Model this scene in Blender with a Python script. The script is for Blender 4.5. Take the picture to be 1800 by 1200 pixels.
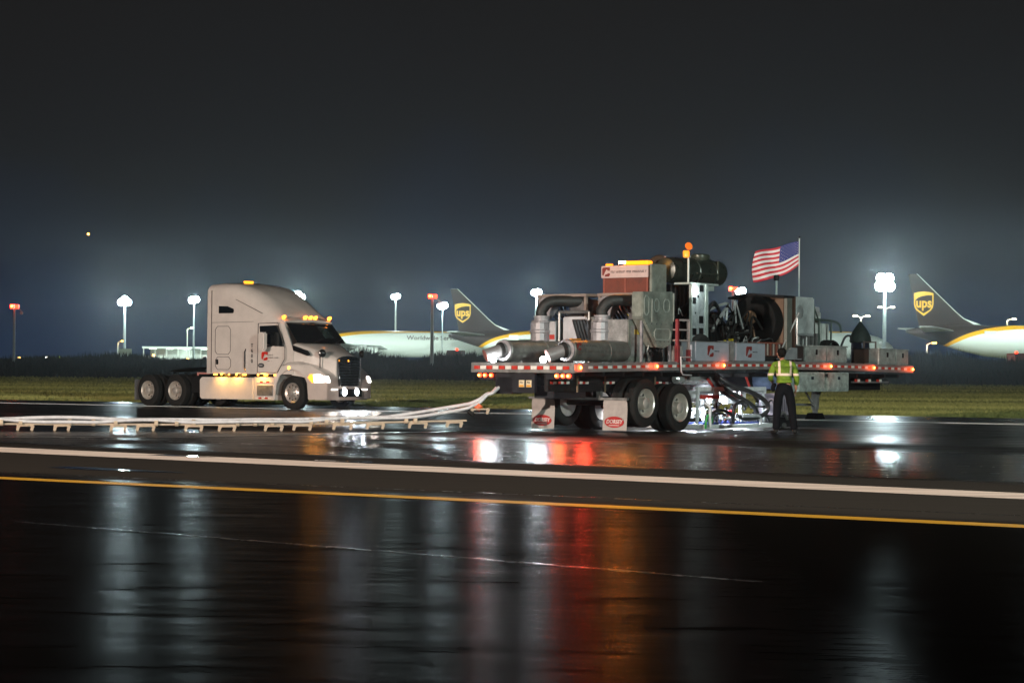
import bpy, bmesh, math, random
from math import sin, cos, pi, radians, sqrt, exp
from mathutils import Vector, Matrix

random.seed(7)
for o in list(bpy.data.objects):
    bpy.data.objects.remove(o)
scene = bpy.context.scene
COL = scene.collection

# ------------------------------------------------------------------ camera
F_PX, PITCH, ROLL, CAM_H = 3800.0, 0.0133, 0.0085, 1.255
cam_data = bpy.data.cameras.new('camera')
cam_data.sensor_width = 36.0
cam_data.lens = 36.0 * F_PX / 1800.0
cam_data.clip_start = 0.1
cam_data.clip_end = 6000.0
cam = bpy.data.objects.new('camera', cam_data)
COL.objects.link(cam)
cam.matrix_world = (Matrix.Translation((0, 0, CAM_H)) @ Matrix.Rotation(pi / 2 + PITCH, 4, 'X')
                    @ Matrix.Rotation(ROLL, 4, 'Z'))
scene.camera = cam

# ------------------------------------------------------------------ world: night sky lit by the airport
world = bpy.data.worlds.new('World')
scene.world = world
world.use_nodes = True
wn = world.node_tree
wn.nodes.clear()
def wnode(t): return wn.nodes.new(t)
w_out = wnode('ShaderNodeOutputWorld'); w_bg = wnode('ShaderNodeBackground')
w_tc = wnode('ShaderNodeTexCoord'); w_sep = wnode('ShaderNodeSeparateXYZ'); w_ramp = wnode('ShaderNodeValToRGB')
w_noise = wnode('ShaderNodeTexNoise'); w_noise.inputs['Scale'].default_value = 7.0
w_noise.inputs['Detail'].default_value = 6.0
w_mul = wnode('ShaderNodeMath'); w_mul.operation = 'MULTIPLY_ADD'
w_mul.inputs[1].default_value = 0.16; w_mul.inputs[2].default_value = -0.08
w_add = wnode('ShaderNodeMath'); w_add.operation = 'ADD'
w_mr = wnode('ShaderNodeMath'); w_mr.operation = 'MULTIPLY'; w_mr.inputs[1].default_value = 4.0
L_ = wn.links.new
L_(w_tc.outputs['Generated'], w_sep.inputs[0]); L_(w_tc.outputs['Generated'], w_noise.inputs['Vector'])
L_(w_noise.outputs['Fac'], w_mul.inputs[0]); L_(w_sep.outputs['Z'], w_add.inputs[0]); L_(w_mul.outputs[0], w_add.inputs[1])
L_(w_add.outputs[0], w_mr.inputs[0]); L_(w_mr.outputs[0], w_ramp.inputs['Fac'])
els = w_ramp.color_ramp.elements
els[0].position = 0.0; els[0].color = (0.0045, 0.0145, 0.046, 1)
els[1].position = 1.0; els[1].color = (0.0095, 0.0086, 0.0082, 1)
for p, c in ((0.07, (0.0055, 0.0150, 0.042, 1)), (0.20, (0.0080, 0.0110, 0.0210, 1)), (0.42, (0.0095, 0.0093, 0.0100, 1))):
    e = els.new(p); e.color = c
L_(w_ramp.outputs['Color'], w_bg.inputs['Color']); w_bg.inputs['Strength'].default_value = 1.0
L_(w_bg.outputs[0], w_out.inputs['Surface'])

# ------------------------------------------------------------------ key light: the warm airfield floodlight behind the camera
key_d = bpy.data.lights.new('work_floodlight', 'SPOT')
key_d.energy = 168000; key_d.color = (1.0, 0.83, 0.71); key_d.shadow_soft_size = 0.35
key_d.spot_size = radians(92); key_d.spot_blend = 0.7
key = bpy.data.objects.new('work_floodlight', key_d); COL.objects.link(key)
key.location = (-36.0, -9.0, 9.5)
key.rotation_euler = (Vector((1.0, 70.0, 2.0)) - key.location).to_track_quat('-Z', 'Y').to_euler()

fill_d = bpy.data.lights.new('cool_floodlight', 'SPOT')
fill_d.energy = 74000; fill_d.color = (0.84, 1.0, 0.93); fill_d.shadow_soft_size = 0.4
fill_d.spot_size = radians(70); fill_d.spot_blend = 0.8
fill = bpy.data.objects.new('cool_floodlight', fill_d); COL.objects.link(fill)
fill.location = (26.0, -8.0, 11.0)
fill.rotation_euler = (Vector((4.0, 62.0, 2.0)) - fill.location).to_track_quat('-Z', 'Y').to_euler()

scene.view_settings.view_transform = 'Standard'
scene.view_settings.look = 'None'
scene.view_settings.exposure = 0.0
scene.view_settings.gamma = 1.0
scene.render.engine = 'CYCLES'
scene.cycles.use_denoising = True
scene.cycles.use_adaptive_sampling = False
scene.cycles.max_bounces = 6
scene.cycles.volume_bounces = 0
scene.cycles.sample_clamp_indirect = 4.0
scene.cycles.use_light_tree = True
scene.cycles.filter_width = 1.5

# ------------------------------------------------------------------ helpers
def new_mat(name):
    m = bpy.data.materials.new(name); m.use_nodes = True
    return m, m.node_tree, m.node_tree.nodes['Principled BSDF']

MATS = {}
def mat(name, col, rough=0.5, metal=0.0, var=0.25, scale=6.0, bump=0.0, bscale=30.0, spec=None, coat=0.0):
    """painted / metal / rubber surface with uneven tone, worn gloss and a fine bump"""
    if name in MATS: return MATS[name]
    m, nt, b = new_mat(name)
    b.inputs['Metallic'].default_value = metal
    if spec is not None: b.inputs['Specular IOR Level'].default_value = spec
    if coat: b.inputs['Coat Weight'].default_value = coat; b.inputs['Coat Roughness'].default_value = 0.08
    tc = nt.nodes.new('ShaderNodeTexCoord')
    n = nt.nodes.new('ShaderNodeTexNoise'); n.inputs['Scale'].default_value = scale; n.inputs['Detail'].default_value = 6
    n.inputs['Roughness'].default_value = 0.65
    nt.links.new(tc.outputs['Object'], n.inputs['Vector'])
    r = nt.nodes.new('ShaderNodeValToRGB'); e = r.color_ramp.elements
    e[0].position = 0.3; e[1].position = 0.7
    e[0].color = tuple(max(0, c * (1 - var)) for c in col) + (1,)
    e[1].color = tuple(min(1, c * (1 + var * 0.6)) for c in col) + (1,)
    nt.links.new(n.outputs['Fac'], r.inputs['Fac']); nt.links.new(r.outputs['Color'], b.inputs['Base Color'])
    mr = nt.nodes.new('ShaderNodeMapRange')
    mr.inputs['From Min'].default_value = 0.3; mr.inputs['From Max'].default_value = 0.7
    mr.inputs['To Min'].default_value = max(0.03, rough * 0.8); mr.inputs['To Max'].default_value = min(1, rough * 1.25)
    nt.links.new(n.outputs['Fac'], mr.inputs['Value']); nt.links.new(mr.outputs['Result'], b.inputs['Roughness'])
    if bump:
        n2 = nt.nodes.new('ShaderNodeTexNoise'); n2.inputs['Scale'].default_value = bscale; n2.inputs['Detail'].default_value = 4
        nt.links.new(tc.outputs['Object'], n2.inputs['Vector'])
        bp = nt.nodes.new('ShaderNodeBump'); bp.inputs['Strength'].default_value = bump; bp.inputs['Distance'].default_value = 0.02
        nt.links.new(n2.outputs['Fac'], bp.inputs['Height']); nt.links.new(bp.outputs['Normal'], b.inputs['Normal'])
    MATS[name] = m
    return m

def emit(name, col, strength):
    if name in MATS: return MATS[name]
    m, nt, b = new_mat(name)
    b.inputs['Base Color'].default_value = tuple(min(1, c) * 0.6 for c in col) + (1,)
    b.inputs['Emission Color'].default_value = tuple(col) + (1,)
    b.inputs['Emission Strength'].default_value = strength
    b.inputs['Roughness'].default_value = 0.3
    MATS[name] = m
    return m

class MB:
    def __init__(s): s.v = []; s.f = []; s.m = []
    def add(s, vs, fs, mi=0):
        k = len(s.v); s.v += [tuple(p) for p in vs]
        for f in fs: s.f.append([i + k for i in f]); s.m.append(mi)
        return s
    def box(s, x0, x1, y0, y1, z0, z1, mi=0):
        return s.add([(x, y, z) for x in (x0, x1) for y in (y0, y1) for z in (z0, z1)],
                     [(0, 1, 3, 2), (4, 6, 7, 5), (0, 4, 5, 1), (2, 3, 7, 6), (0, 2, 6, 4), (1, 5, 7, 3)], mi)
    def rings(s, R, mi=0, cap=True):
        n = len(R[0]); k = len(s.v)
        for r in R: s.v += [tuple(p) for p in r]
        for i in range(len(R) - 1):
            for j in range(n):
                a, b = k + i * n + j, k + i * n + (j + 1) % n
                s.f.append([a, b, b + n, a + n]); s.m.append(mi if isinstance(mi, int) else mi[i])
        if cap:
            s.f.append([k + j for j in range(n)][::-1]); s.m.append(mi if isinstance(mi, int) else mi[0])
            s.f.append([k + (len(R) - 1) * n + j for j in range(n)]); s.m.append(mi if isinstance(mi, int) else mi[-1])
        return s
    def tube(s, pts, r, n=10, mi=0, cap=True, flat=1.0):
        pts = [Vector(p) for p in pts]; rr = r if isinstance(r, (list, tuple)) else [r] * len(pts)
        R = []; up = None
        for i, p in enumerate(pts):
            t = (pts[min(i + 1, len(pts) - 1)] - pts[max(i - 1, 0)])
            if t.length < 1e-9: t = Vector((0, 0, 1))
            t.normalize()
            if up is None:
                up = Vector((0, 0, 1)) if abs(t.z) < 0.9 else Vector((1, 0, 0))
            a = t.cross(up).normalized(); b = a.cross(t).normalized(); up = b
            R.append([p + a * (cos(2 * pi * j / n) * rr[i]) + b * (sin(2 * pi * j / n) * rr[i] * flat) for j in range(n)])
        return s.rings(R, mi, cap)
    def cyl(s, p0, p1, r0, r1=None, n=16, mi=0, cap=True):
        return s.tube([p0, p1], [r0, r0 if r1 is None else r1], n, mi, cap)
    def lathe(s, org, axis, prof, n=28, mi=0, cap=True):
        """prof: (distance along axis, radius)"""
        o = Vector(org); t = Vector(axis).normalized()
        u = Vector((0, 0, 1)) if abs(t.z) < 0.9 else Vector((1, 0, 0))
        a = t.cross(u).normalized(); b = a.cross(t).normalized()
        R = [[o + t * d_ + a * (cos(2 * pi * j / n) * r_) + b * (sin(2 * pi * j / n) * r_) for j in range(n)] for d_, r_ in prof]
        return s.rings(R, mi, cap)
    def prism(s, poly, fn, d0, d1, mi=0):
        """poly (a, b) pairs, fn(a, b, d) -> xyz"""
        n = len(poly)
        return s.rings([[fn(a, b, d0) for a, b in poly], [fn(a, b, d1) for a, b in poly]], mi)
    def build(s, name, mats, parent=None, smooth=0, bevel=0.0, label=None):
        me = bpy.data.meshes.new(name); me.from_pydata(s.v, [], s.f)
        for m_ in (mats if isinstance(mats, (list, tuple)) else [mats]): me.materials.append(m_)
        for p, i in zip(me.polygons, s.m): p.material_index = i
        bm = bmesh.new(); bm.from_mesh(me)
        bmesh.ops.recalc_face_normals(bm, faces=bm.faces)
        if bevel:
            es = [e for e in bm.edges if len(e.link_faces) == 2 and e.calc_face_angle(0) > 0.6]
            bmesh.ops.bevel(bm, geom=es, offset=bevel, segments=2, affect='EDGES', clamp_overlap=True)
        bm.to_mesh(me); bm.free()
        if smooth:
            me.shade_smooth(); me.set_sharp_from_angle(angle=radians(smooth))
        me.update()
        o = bpy.data.objects.new(name, me); COL.objects.link(o)
        if parent: o.parent = parent
        if label: o['label'] = label
        return o

def _split(self, name, mats, parent=None, smooth=0, bevel=0.0, label=None):
    """one part per separate piece"""
    par = list(range(len(self.v)))
    def find(i):
        while par[i] != i: par[i] = par[par[i]]; i = par[i]
        return i
    for f in self.f:
        r = find(f[0])
        for i in f[1:]: par[find(i)] = r
    groups = {}
    for k, f in enumerate(self.f): groups.setdefault(find(f[0]), []).append(k)
    out = []
    for ks in groups.values():
        q = MB(); mp = {}
        for k in ks:
            fs = []
            for i in self.f[k]:
                if i not in mp: mp[i] = len(q.v); q.v.append(self.v[i])
                fs.append(mp[i])
            q.f.append(fs); q.m.append(self.m[k])
        out.append(q.build(name, mats, parent, smooth, bevel, label))
    return out
MB.split = _split
FXZ = lambda a, b, d: (a, d, b)      # polygon in the x-z plane, thickness along y
FXY = lambda a, b, d: (a, b, d)
FYZ = lambda a, b, d: (d, a, b)

def thing(name, label, cat, loc=(0, 0, 0), rz=0.0, group=None):
    o = bpy.data.objects.new(name, None); COL.objects.link(o)
    o.location = loc; o.rotation_euler = (0, 0, rz); o.empty_display_size = 0.3
    o['label'] = label; o['category'] = cat
    if group: o['group'] = group
    return o
def tag(o, label, cat, group=None, kind=None):
    o['label'] = label; o['category'] = cat
    if group: o['group'] = group
    if kind: o['kind'] = kind
    return o
def struct(o, label=None):
    o['kind'] = 'structure'
    if label: o['label'] = label
    return o
def children(o): return [c for c in bpy.data.objects if c.parent == o]
def copy_tree(o, parent=None):
    c = o.copy(); COL.objects.link(c); c.parent = parent
    for ch in children(o): copy_tree(ch, c)
    return c
def empty(name, parent, loc=(0, 0, 0)):
    o = bpy.data.objects.new(name, None); COL.objects.link(o); o.parent = parent; o.location = loc
    return o
def plight(name, loc, power, col, radius, parent=None):
    l = bpy.data.lights.new(name, 'POINT'); l.energy = power; l.color = col; l.shadow_soft_size = radius
    o = bpy.data.objects.new(name, l); COL.objects.link(o); o.location = loc
    if parent: o.parent = parent
    return o
def slight(name, loc, target, power, col, radius, ang, parent=None, blend=0.6):
    l = bpy.data.lights.new(name, 'SPOT'); l.energy = power; l.color = col; l.shadow_soft_size = radius
    l.spot_size = radians(ang); l.spot_blend = blend
    o = bpy.data.objects.new(name, l); COL.objects.link(o); o.location = loc
    o.rotation_euler = (Vector(target) - Vector(loc)).to_track_quat('-Z', 'Y').to_euler()
    if parent: o.parent = parent
    return o
def text(s_, size, name, m_, parent, M, shear=0.0, extrude=0.002, align='CENTER', sx=1.0, bold=0.0):
    """M maps text plane (x right, y up, z out) into the parent's space"""
    cu = bpy.data.curves.new(name, 'FONT'); cu.body = s_; cu.size = size; cu.extrude = extrude; cu.shear = shear
    cu.align_x = align; cu.align_y = 'CENTER'; cu.offset = bold; cu.resolution_u = 3
    to = bpy.data.objects.new(name, cu); COL.objects.link(to)
    dg = bpy.context.evaluated_depsgraph_get()
    me = bpy.data.meshes.new_from_object(to.evaluated_get(dg))
    bpy.data.objects.remove(to)
    me.transform(M @ Matrix.Diagonal((sx, 1, 1, 1)))
    me.materials.clear(); me.materials.append(m_)
    o = bpy.data.objects.new(name, me); COL.objects.link(o); o.parent = parent
    return o
def frame(o, xa, ya):
    """matrix whose x axis is xa, y axis ya, z = cross, origin o"""
    xa = Vector(xa).normalized(); ya = Vector(ya).normalized(); za = xa.cross(ya)
    M = Matrix.Identity(4)
    for i in range(3): M[i][0], M[i][1], M[i][2], M[i][3] = xa[i], ya[i], za[i], o[i]
    return M
def bez(P, n=14):
    """smooth path through control points (Catmull-Rom)"""
    P = [Vector(p) for p in P]; Q = [P[0] * 2 - P[1]] + P + [P[-1] * 2 - P[-2]]; out = []
    for i in range(1, len(Q) - 2):
        for k in range(n):
            t = k / n
            out.append(0.5 * ((2 * Q[i]) + (Q[i + 1] - Q[i - 1]) * t + (2 * Q[i - 1] - 5 * Q[i] + 4 * Q[i + 1] - Q[i + 2]) * t * t
                              + (3 * Q[i] - Q[i - 1] - 3 * Q[i + 1] + Q[i + 2]) * t ** 3))
    out.append(P[-1]); return out

# ------------------------------------------------------------------ shared materials
white_paint = mat('white_paint', (0.72, 0.64, 0.59), 0.22, 0, 0.12, 1.5, coat=0.7)
white_sign = mat('white_sign', (0.42, 0.40, 0.40), 0.5, 0, 0.15, 5)
black_rubber = mat('black_rubber', (0.020, 0.019, 0.018), 0.75, 0, 0.4, 12, 0.3, 60, spec=.18)
rubber_hose = mat('rubber_hose', (0.035, 0.037, 0.04), 0.38, 0, 0.3, 9, 0.2, 90)
polished = mat('polished_aluminium', (0.70, 0.64, 0.58), 0.34, .6, 0.15, 9)
steel = mat('worn_steel', (0.28, 0.28, 0.27), 0.42, 0.7, 0.35, 7, 0.2, 25)
bright_steel = mat('stainless_steel', (0.70, 0.72, 0.71), 0.3, .65, 0.35, 3.2, 0.35, 3)
chrome = mat('chrome', (0.75, 0.77, 0.8), 0.08, 1, 0.05)
dark_metal = mat('dark_metal', (0.016, 0.016, 0.017), 0.5, 0.2, 0.5, 8, 0.4, 20, spec=.3)
black_paint = mat('black_paint', (0.006, 0.006, 0.007), 0.45, 0, 0.4, 8, spec=.25)
glass_dark = mat('dark_glass', (0.006, 0.008, 0.009), 0.06, 0, 0.1, 2, spec=0.6)
red_mark = mat('red_mark', (0.42, 0.03, 0.02), 0.5, 0, 0.15, 9)
maroon_mark = mat('maroon_mark', (0.20, 0.025, 0.02), 0.5, 0, 0.2, 9)
dark_mark = mat('dark_mark', (0.05, 0.05, 0.055), 0.6, 0, 0.2)
grey_alu = mat('dull_aluminium', (0.34, 0.33, 0.32), 0.42, 0.6, 0.4, 5, 0.25, 14)
deck_alu = mat('deck_rail_aluminium', (0.30, 0.27, 0.26), 0.4, 0.35, 0.3, 4, 0.2, 10)
tape_white = mat('tape_white', (0.78, 0.72, 0.66), 0.4, 0, 0.12, 20)
tape_red = mat('tape_red', (0.55, 0.035, 0.02), 0.4, 0, 0.2, 20)
# ------------------------------------------------------------------ ground: terrain sheet rising a little towards the apron
def rise(x, y):
    t = min(1, max(0, (y - 240) / 80)); return 1.4 * t * t * (3 - 2 * t)
def make_grass_mat():
    m, nt, b = new_mat('mown_grass')
    tc = nt.nodes.new('ShaderNodeTexCoord'); mp = nt.nodes.new('ShaderNodeMapping')
    mp.inputs['Rotation'].default_value = (0, 0, radians(30)); mp.inputs['Scale'].default_value = (0.012, 0.11, 1)
    n = nt.nodes.new('ShaderNodeTexNoise'); n.inputs['Scale'].default_value = 1.0; n.inputs['Detail'].default_value = 5
    n.inputs['Roughness'].default_value = 0.6
    n2 = nt.nodes.new('ShaderNodeTexNoise'); n2.inputs['Scale'].default_value = 3.0; n2.inputs['Detail'].default_value = 8
    n2.inputs['Roughness'].default_value = 0.8
    mx = nt.nodes.new('ShaderNodeMix'); mx.data_type = 'FLOAT'; mx.inputs[0].default_value = 0.25
    r = nt.nodes.new('ShaderNodeValToRGB'); e = r.color_ramp.elements
    e[0].position = 0.38; e[0].color = (0.030, 0.034, 0.014, 1); e[1].position = 0.62; e[1].color = (0.155, 0.150, 0.052, 1)
    k = nt.links.new
    k(tc.outputs['Object'], mp.inputs['Vector']); k(mp.outputs[0], n.inputs['Vector']); k(tc.outputs['Object'], n2.inputs['Vector'])
    k(n.outputs['Fac'], mx.inputs[2]); k(n2.outputs['Fac'], mx.inputs[3]); k(mx.outputs[0], r.inputs['Fac'])
    k(r.outputs['Color'], b.inputs['Base Color']); b.inputs['Roughness'].default_value = 0.95
    b.inputs['Specular IOR Level'].default_value = 0.05
    b.inputs['Sheen Weight'].default_value = .5; b.inputs['Sheen Tint'].default_value = (.5, .5, .2, 1)
    bp = nt.nodes.new('ShaderNodeBump'); bp.inputs['Strength'].default_value = 0.9; bp.inputs['Distance'].default_value = 0.8
    k(n2.outputs['Fac'], bp.inputs['Height']); k(bp.outputs['Normal'], b.inputs['Normal'])
    return m
g = MB()
xs = [-1500, -600, -300, -150, -75, 0, 75, 150, 300, 600, 1500]
ys = [-300, -50, 0, 60, 120, 180, 240] + [240 + 80 * i / 8 for i in range(1, 9)] + [400, 500, 800, 1500]
idx = {}
for i, x in enumerate(xs):
    for j, y in enumerate(ys): idx[i, j] = len(g.v); g.v.append((x, y, rise(x, y) - 0.03))
for i in range(len(xs) - 1):
    for j in range(len(ys) - 1):
        g.f.append([idx[i, j], idx[i + 1, j], idx[i + 1, j + 1], idx[i, j + 1]]); g.m.append(0)
struct(g.build('ground', make_grass_mat(), smooth=60), 'mown grass infield stretching back to the lit apron')

# standing grass blades over the part of the field that can be seen
def edge(x): return 80.72 + (x + 19.09) * (62.12 - 80.72) / (14.73 + 19.09)
gb_ = MB(); rg_ = random.Random(21); made = 0
while made < 70000:
    y = 60 / (1 - rg_.random() * .80) ; x = rg_.uniform(-.26, .26) * y
    if y > 250 or y < edge(x) + .15: continue
    made += 1; sc_ = .06 + y * .0007; h = sc_ * rg_.uniform(.5, 1.25) * (1 if y > edge(x) + 1 else .5); w = h * rg_.uniform(.35, .8); l_ = rg_.gauss(0, .35) * h; z = rise(x, y) - .03
    gb_.add([(x - w, y, z), (x + w, y + rg_.uniform(-.4, .4) * w, z), (x + l_, y - .3 * l_, z + h)], [(0, 1, 2)])
def blade_mat():
    m, nt, b = new_mat('grass_blades'); k = nt.links.new; N = nt.nodes.new
    tc = N('ShaderNodeTexCoord'); mp = N('ShaderNodeMapping'); mp.inputs['Rotation'].default_value = (0, 0, radians(30)); mp.inputs['Scale'].default_value = (.01, .09, 1)
    n = N('ShaderNodeTexNoise'); n.inputs['Scale'].default_value = 1; n.inputs['Detail'].default_value = 5; n2 = N('ShaderNodeTexNoise'); n2.inputs['Scale'].default_value = 4
    k(tc.outputs['Object'], mp.inputs['Vector']); k(mp.outputs[0], n.inputs['Vector']); k(tc.outputs['Object'], n2.inputs['Vector'])
    mx = N('ShaderNodeMix'); mx.data_type = 'FLOAT'; mx.inputs[0].default_value = .3; k(n.outputs['Fac'], mx.inputs[2]); k(n2.outputs['Fac'], mx.inputs[3])
    r = N('ShaderNodeValToRGB'); e = r.color_ramp.elements; e[0].position = .38; e[0].color = (.09, .105, .03, 1); e[1].position = .62; e[1].color = (.38, .37, .12, 1)
    k(mx.outputs[0], r.inputs['Fac']); k(r.outputs['Color'], b.inputs['Base Color']); b.inputs['Roughness'].default_value = .9; b.inputs['Specular IOR Level'].default_value = .1
    return m
tag(gb_.build('grass', blade_mat()), 'rough olive grass growing on the infield behind the vehicles', 'grass', kind='stuff')

# ------------------------------------------------------------------ wet asphalt
def make_asphalt():
    m, nt, b = new_mat('wet_asphalt'); k = nt.links.new; N = nt.nodes.new
    tc = N('ShaderNodeTexCoord'); sep = N('ShaderNodeSeparateXYZ'); k(tc.outputs['Object'], sep.inputs[0])
    a = N('ShaderNodeMath'); a.operation = 'MULTIPLY'; a.inputs[1].default_value = sin(radians(35))
    c = N('ShaderNodeMath'); c.operation = 'MULTIPLY_ADD'; c.inputs[1].default_value = cos(radians(35))
    k(sep.outputs['X'], a.inputs[0]); k(sep.outputs['Y'], c.inputs[0]); k(a.outputs[0], c.inputs[2])
    # long streaks along the direction of travel
    mp = N('ShaderNodeMapping'); mp.inputs['Rotation'].default_value = (0, 0, radians(35)); mp.inputs['Scale'].default_value = (0.05, 0.9, 1)
    k(tc.outputs['Object'], mp.inputs['Vector'])
    ns = N('ShaderNodeTexNoise'); ns.inputs['Scale'].default_value = 1.0; ns.inputs['Detail'].default_value = 4; k(mp.outputs[0], ns.inputs['Vector'])
    nd = N('ShaderNodeMath'); nd.operation = 'MULTIPLY_ADD'; nd.inputs[1].default_value = 1.6
    k(ns.outputs['Fac'], nd.inputs[0]); k(c.outputs[0], nd.inputs[2])
    t = N('ShaderNodeMath'); t.operation = 'MULTIPLY_ADD'; t.inputs[1].default_value = 0.01; t.inputs[2].default_value = -0.008
    k(nd.outputs[0], t.inputs[0])
    def ramp(stops, interp='LINEAR'):
        r = N('ShaderNodeValToRGB'); r.color_ramp.interpolation = interp; e = r.color_ramp.elements
        while len(e) > 1: e.remove(e[-1])
        e[0].position = stops[0][0]; e[0].color = (stops[0][1],) * 3 + (1,)
        for p, v in stops[1:]:
            x = e.new(p); x.color = (v,) * 3 + (1,)
        k(t.outputs[0], r.inputs['Fac']); return r
    R = ramp([(0.0, .25), (.170, .245), (.175, .36), (.178, .80), (.235, .80), (.241, .25), (.320, .24), (.332, .5), (.350, .55),
              (.362, .30), (.392, .28), (.405, .38), (.50, .34), (.56, .24), (.64, .30), (1.0, .35)])
    B = ramp([(0.0, .005), (.170, .005), (.178, .058), (.235, .052), (.241, .011), (.33, .011), (.345, .016), (.37, .012), (1.0, .012)])
    # fine aggregate
    nf = N('ShaderNodeTexNoise'); nf.inputs['Scale'].default_value = 55; nf.inputs['Detail'].default_value = 5; k(tc.outputs['Object'], nf.inputs['Vector'])
    nw = N('ShaderNodeTexNoise'); nw.inputs['Scale'].default_value = 0.9; nw.inputs['Detail'].default_value = 5
    mpw = N('ShaderNodeMapping'); mpw.inputs['Rotation'].default_value = (0, 0, radians(35)); mpw.inputs['Scale'].default_value = (0.35, 1.6, 1)
    k(tc.outputs['Object'], mpw.inputs['Vector']); k(mpw.outputs[0], nw.inputs['Vector'])
    rr = N('ShaderNodeMath'); rr.operation = 'MULTIPLY_ADD'; rr.inputs[1].default_value = 0.10; 
    k(nw.outputs['Fac'], rr.inputs[0]); k(R.outputs['Color'], rr.inputs[2])
    r2 = N('ShaderNodeMath'); r2.operation = 'SUBTRACT'; r2.inputs[1].default_value = 0.05; r2.use_clamp = True
    k(rr.outputs[0], r2.inputs[0]); k(r2.outputs[0], b.inputs['Roughness'])
    mb = N('ShaderNodeMath'); mb.operation = 'MULTIPLY_ADD'; mb.inputs[1].default_value = 1.1; mb.inputs[2].default_value = 0.45
    k(nf.outputs['Fac'], mb.inputs[0])
    hs = N('ShaderNodeMixRGB'); hs.blend_type = 'MULTIPLY'; hs.inputs['Fac'].default_value = 1
    k(B.outputs['Color'], hs.inputs['Color1']); k(mb.outputs[0], hs.inputs['Color2'])
    tint = N('ShaderNodeMixRGB'); tint.blend_type = 'MULTIPLY'; tint.inputs['Fac'].default_value = 1
    tint.inputs['Color2'].default_value = (1.08, 0.90, 0.76, 1); k(hs.outputs[0], tint.inputs['Color1']); k(tint.outputs[0], b.inputs['Base Color'])
    b1 = N('ShaderNodeBump'); b1.inputs['Strength'].default_value = 0.14; b1.inputs['Distance'].default_value = 0.006; k(nf.outputs['Fac'], b1.inputs['Height'])
    b2 = N('ShaderNodeBump'); b2.inputs['Strength'].default_value = 0.08; b2.inputs['Distance'].default_value = 0.012
    k(nw.outputs['Fac'], b2.inputs['Height']); k(b1.outputs['Normal'], b2.inputs['Normal']); k(b2.outputs['Normal'], b.inputs['Normal'])
    S = ramp([(0.0, .10), (.170, .10), (.178, .05), (.235, .05), (.241, .11), (.33, .11), (.36, .16), (1.0, .16)]); k(S.outputs['Color'], b.inputs['Specular IOR Level'])
    # the water film covers only part of the rough stone
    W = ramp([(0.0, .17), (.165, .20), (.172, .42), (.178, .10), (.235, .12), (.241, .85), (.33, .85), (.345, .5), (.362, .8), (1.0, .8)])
    nm = N('ShaderNodeTexNoise'); nm.inputs['Scale'].default_value = 9; nm.inputs['Detail'].default_value = 8; nm.inputs['Roughness'].default_value = .8
    k(mpw.outputs[0], nm.inputs['Vector'])
    mr = N('ShaderNodeMapRange'); mr.inputs['From Min'].default_value = .35; mr.inputs['From Max'].default_value = .65; mr.inputs['To Min'].default_value = .35; mr.inputs['To Max'].default_value = 1.5
    k(nm.outputs['Fac'], mr.inputs['Value'])
    nl = N('ShaderNodeTexNoise'); nl.inputs['Scale'].default_value = 2.3; nl.inputs['Detail'].default_value = 7; nl.inputs['Roughness'].default_value = .7
    k(mpw.outputs[0], nl.inputs['Vector'])
    ml = N('ShaderNodeMapRange'); ml.inputs['From Min'].default_value = .36; ml.inputs['From Max'].default_value = .62; ml.inputs['To Min'].default_value = .25; ml.inputs['To Max'].default_value = 1.7
    k(nl.outputs['Fac'], ml.inputs['Value'])
    # near water film thins towards the right, painting in the shadow there
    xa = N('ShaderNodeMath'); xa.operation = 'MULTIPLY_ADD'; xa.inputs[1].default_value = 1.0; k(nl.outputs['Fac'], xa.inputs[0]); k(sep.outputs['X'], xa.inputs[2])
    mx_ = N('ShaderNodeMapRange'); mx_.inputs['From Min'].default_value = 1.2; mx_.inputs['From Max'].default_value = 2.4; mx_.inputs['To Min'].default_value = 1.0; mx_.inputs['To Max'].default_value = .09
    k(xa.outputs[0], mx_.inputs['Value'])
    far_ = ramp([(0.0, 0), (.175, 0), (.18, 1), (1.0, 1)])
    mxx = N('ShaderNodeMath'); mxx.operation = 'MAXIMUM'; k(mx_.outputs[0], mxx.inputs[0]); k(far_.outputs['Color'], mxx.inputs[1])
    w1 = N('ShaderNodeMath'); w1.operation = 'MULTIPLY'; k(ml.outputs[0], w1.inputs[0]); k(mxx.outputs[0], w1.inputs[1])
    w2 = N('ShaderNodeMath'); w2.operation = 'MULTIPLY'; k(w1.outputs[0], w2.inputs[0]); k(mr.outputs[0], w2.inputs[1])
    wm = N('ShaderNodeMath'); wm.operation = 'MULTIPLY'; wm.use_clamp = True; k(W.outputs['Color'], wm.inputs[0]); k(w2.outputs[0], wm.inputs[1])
    df = N('ShaderNodeBsdfDiffuse'); k(tint.outputs[0], df.inputs['Color']); k(b2.outputs['Normal'], df.inputs['Normal'])
    ms = N('ShaderNodeMixShader'); k(wm.outputs[0], ms.inputs['Fac']); k(df.outputs[0], ms.inputs[1]); k(b.outputs[0], ms.inputs[2])
    k(ms.outputs[0], nt.nodes['Material Output'].inputs['Surface'])
    return m
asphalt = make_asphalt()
def edge(x): return 80.72 + (x + 19.09) * (62.12 - 80.72) / (14.73 + 19.09)
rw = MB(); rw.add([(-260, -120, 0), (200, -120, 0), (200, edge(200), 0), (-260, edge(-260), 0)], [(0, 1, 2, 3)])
struct(rw.build('runway', asphalt), 'wet black runway asphalt in front of the grass')

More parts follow.
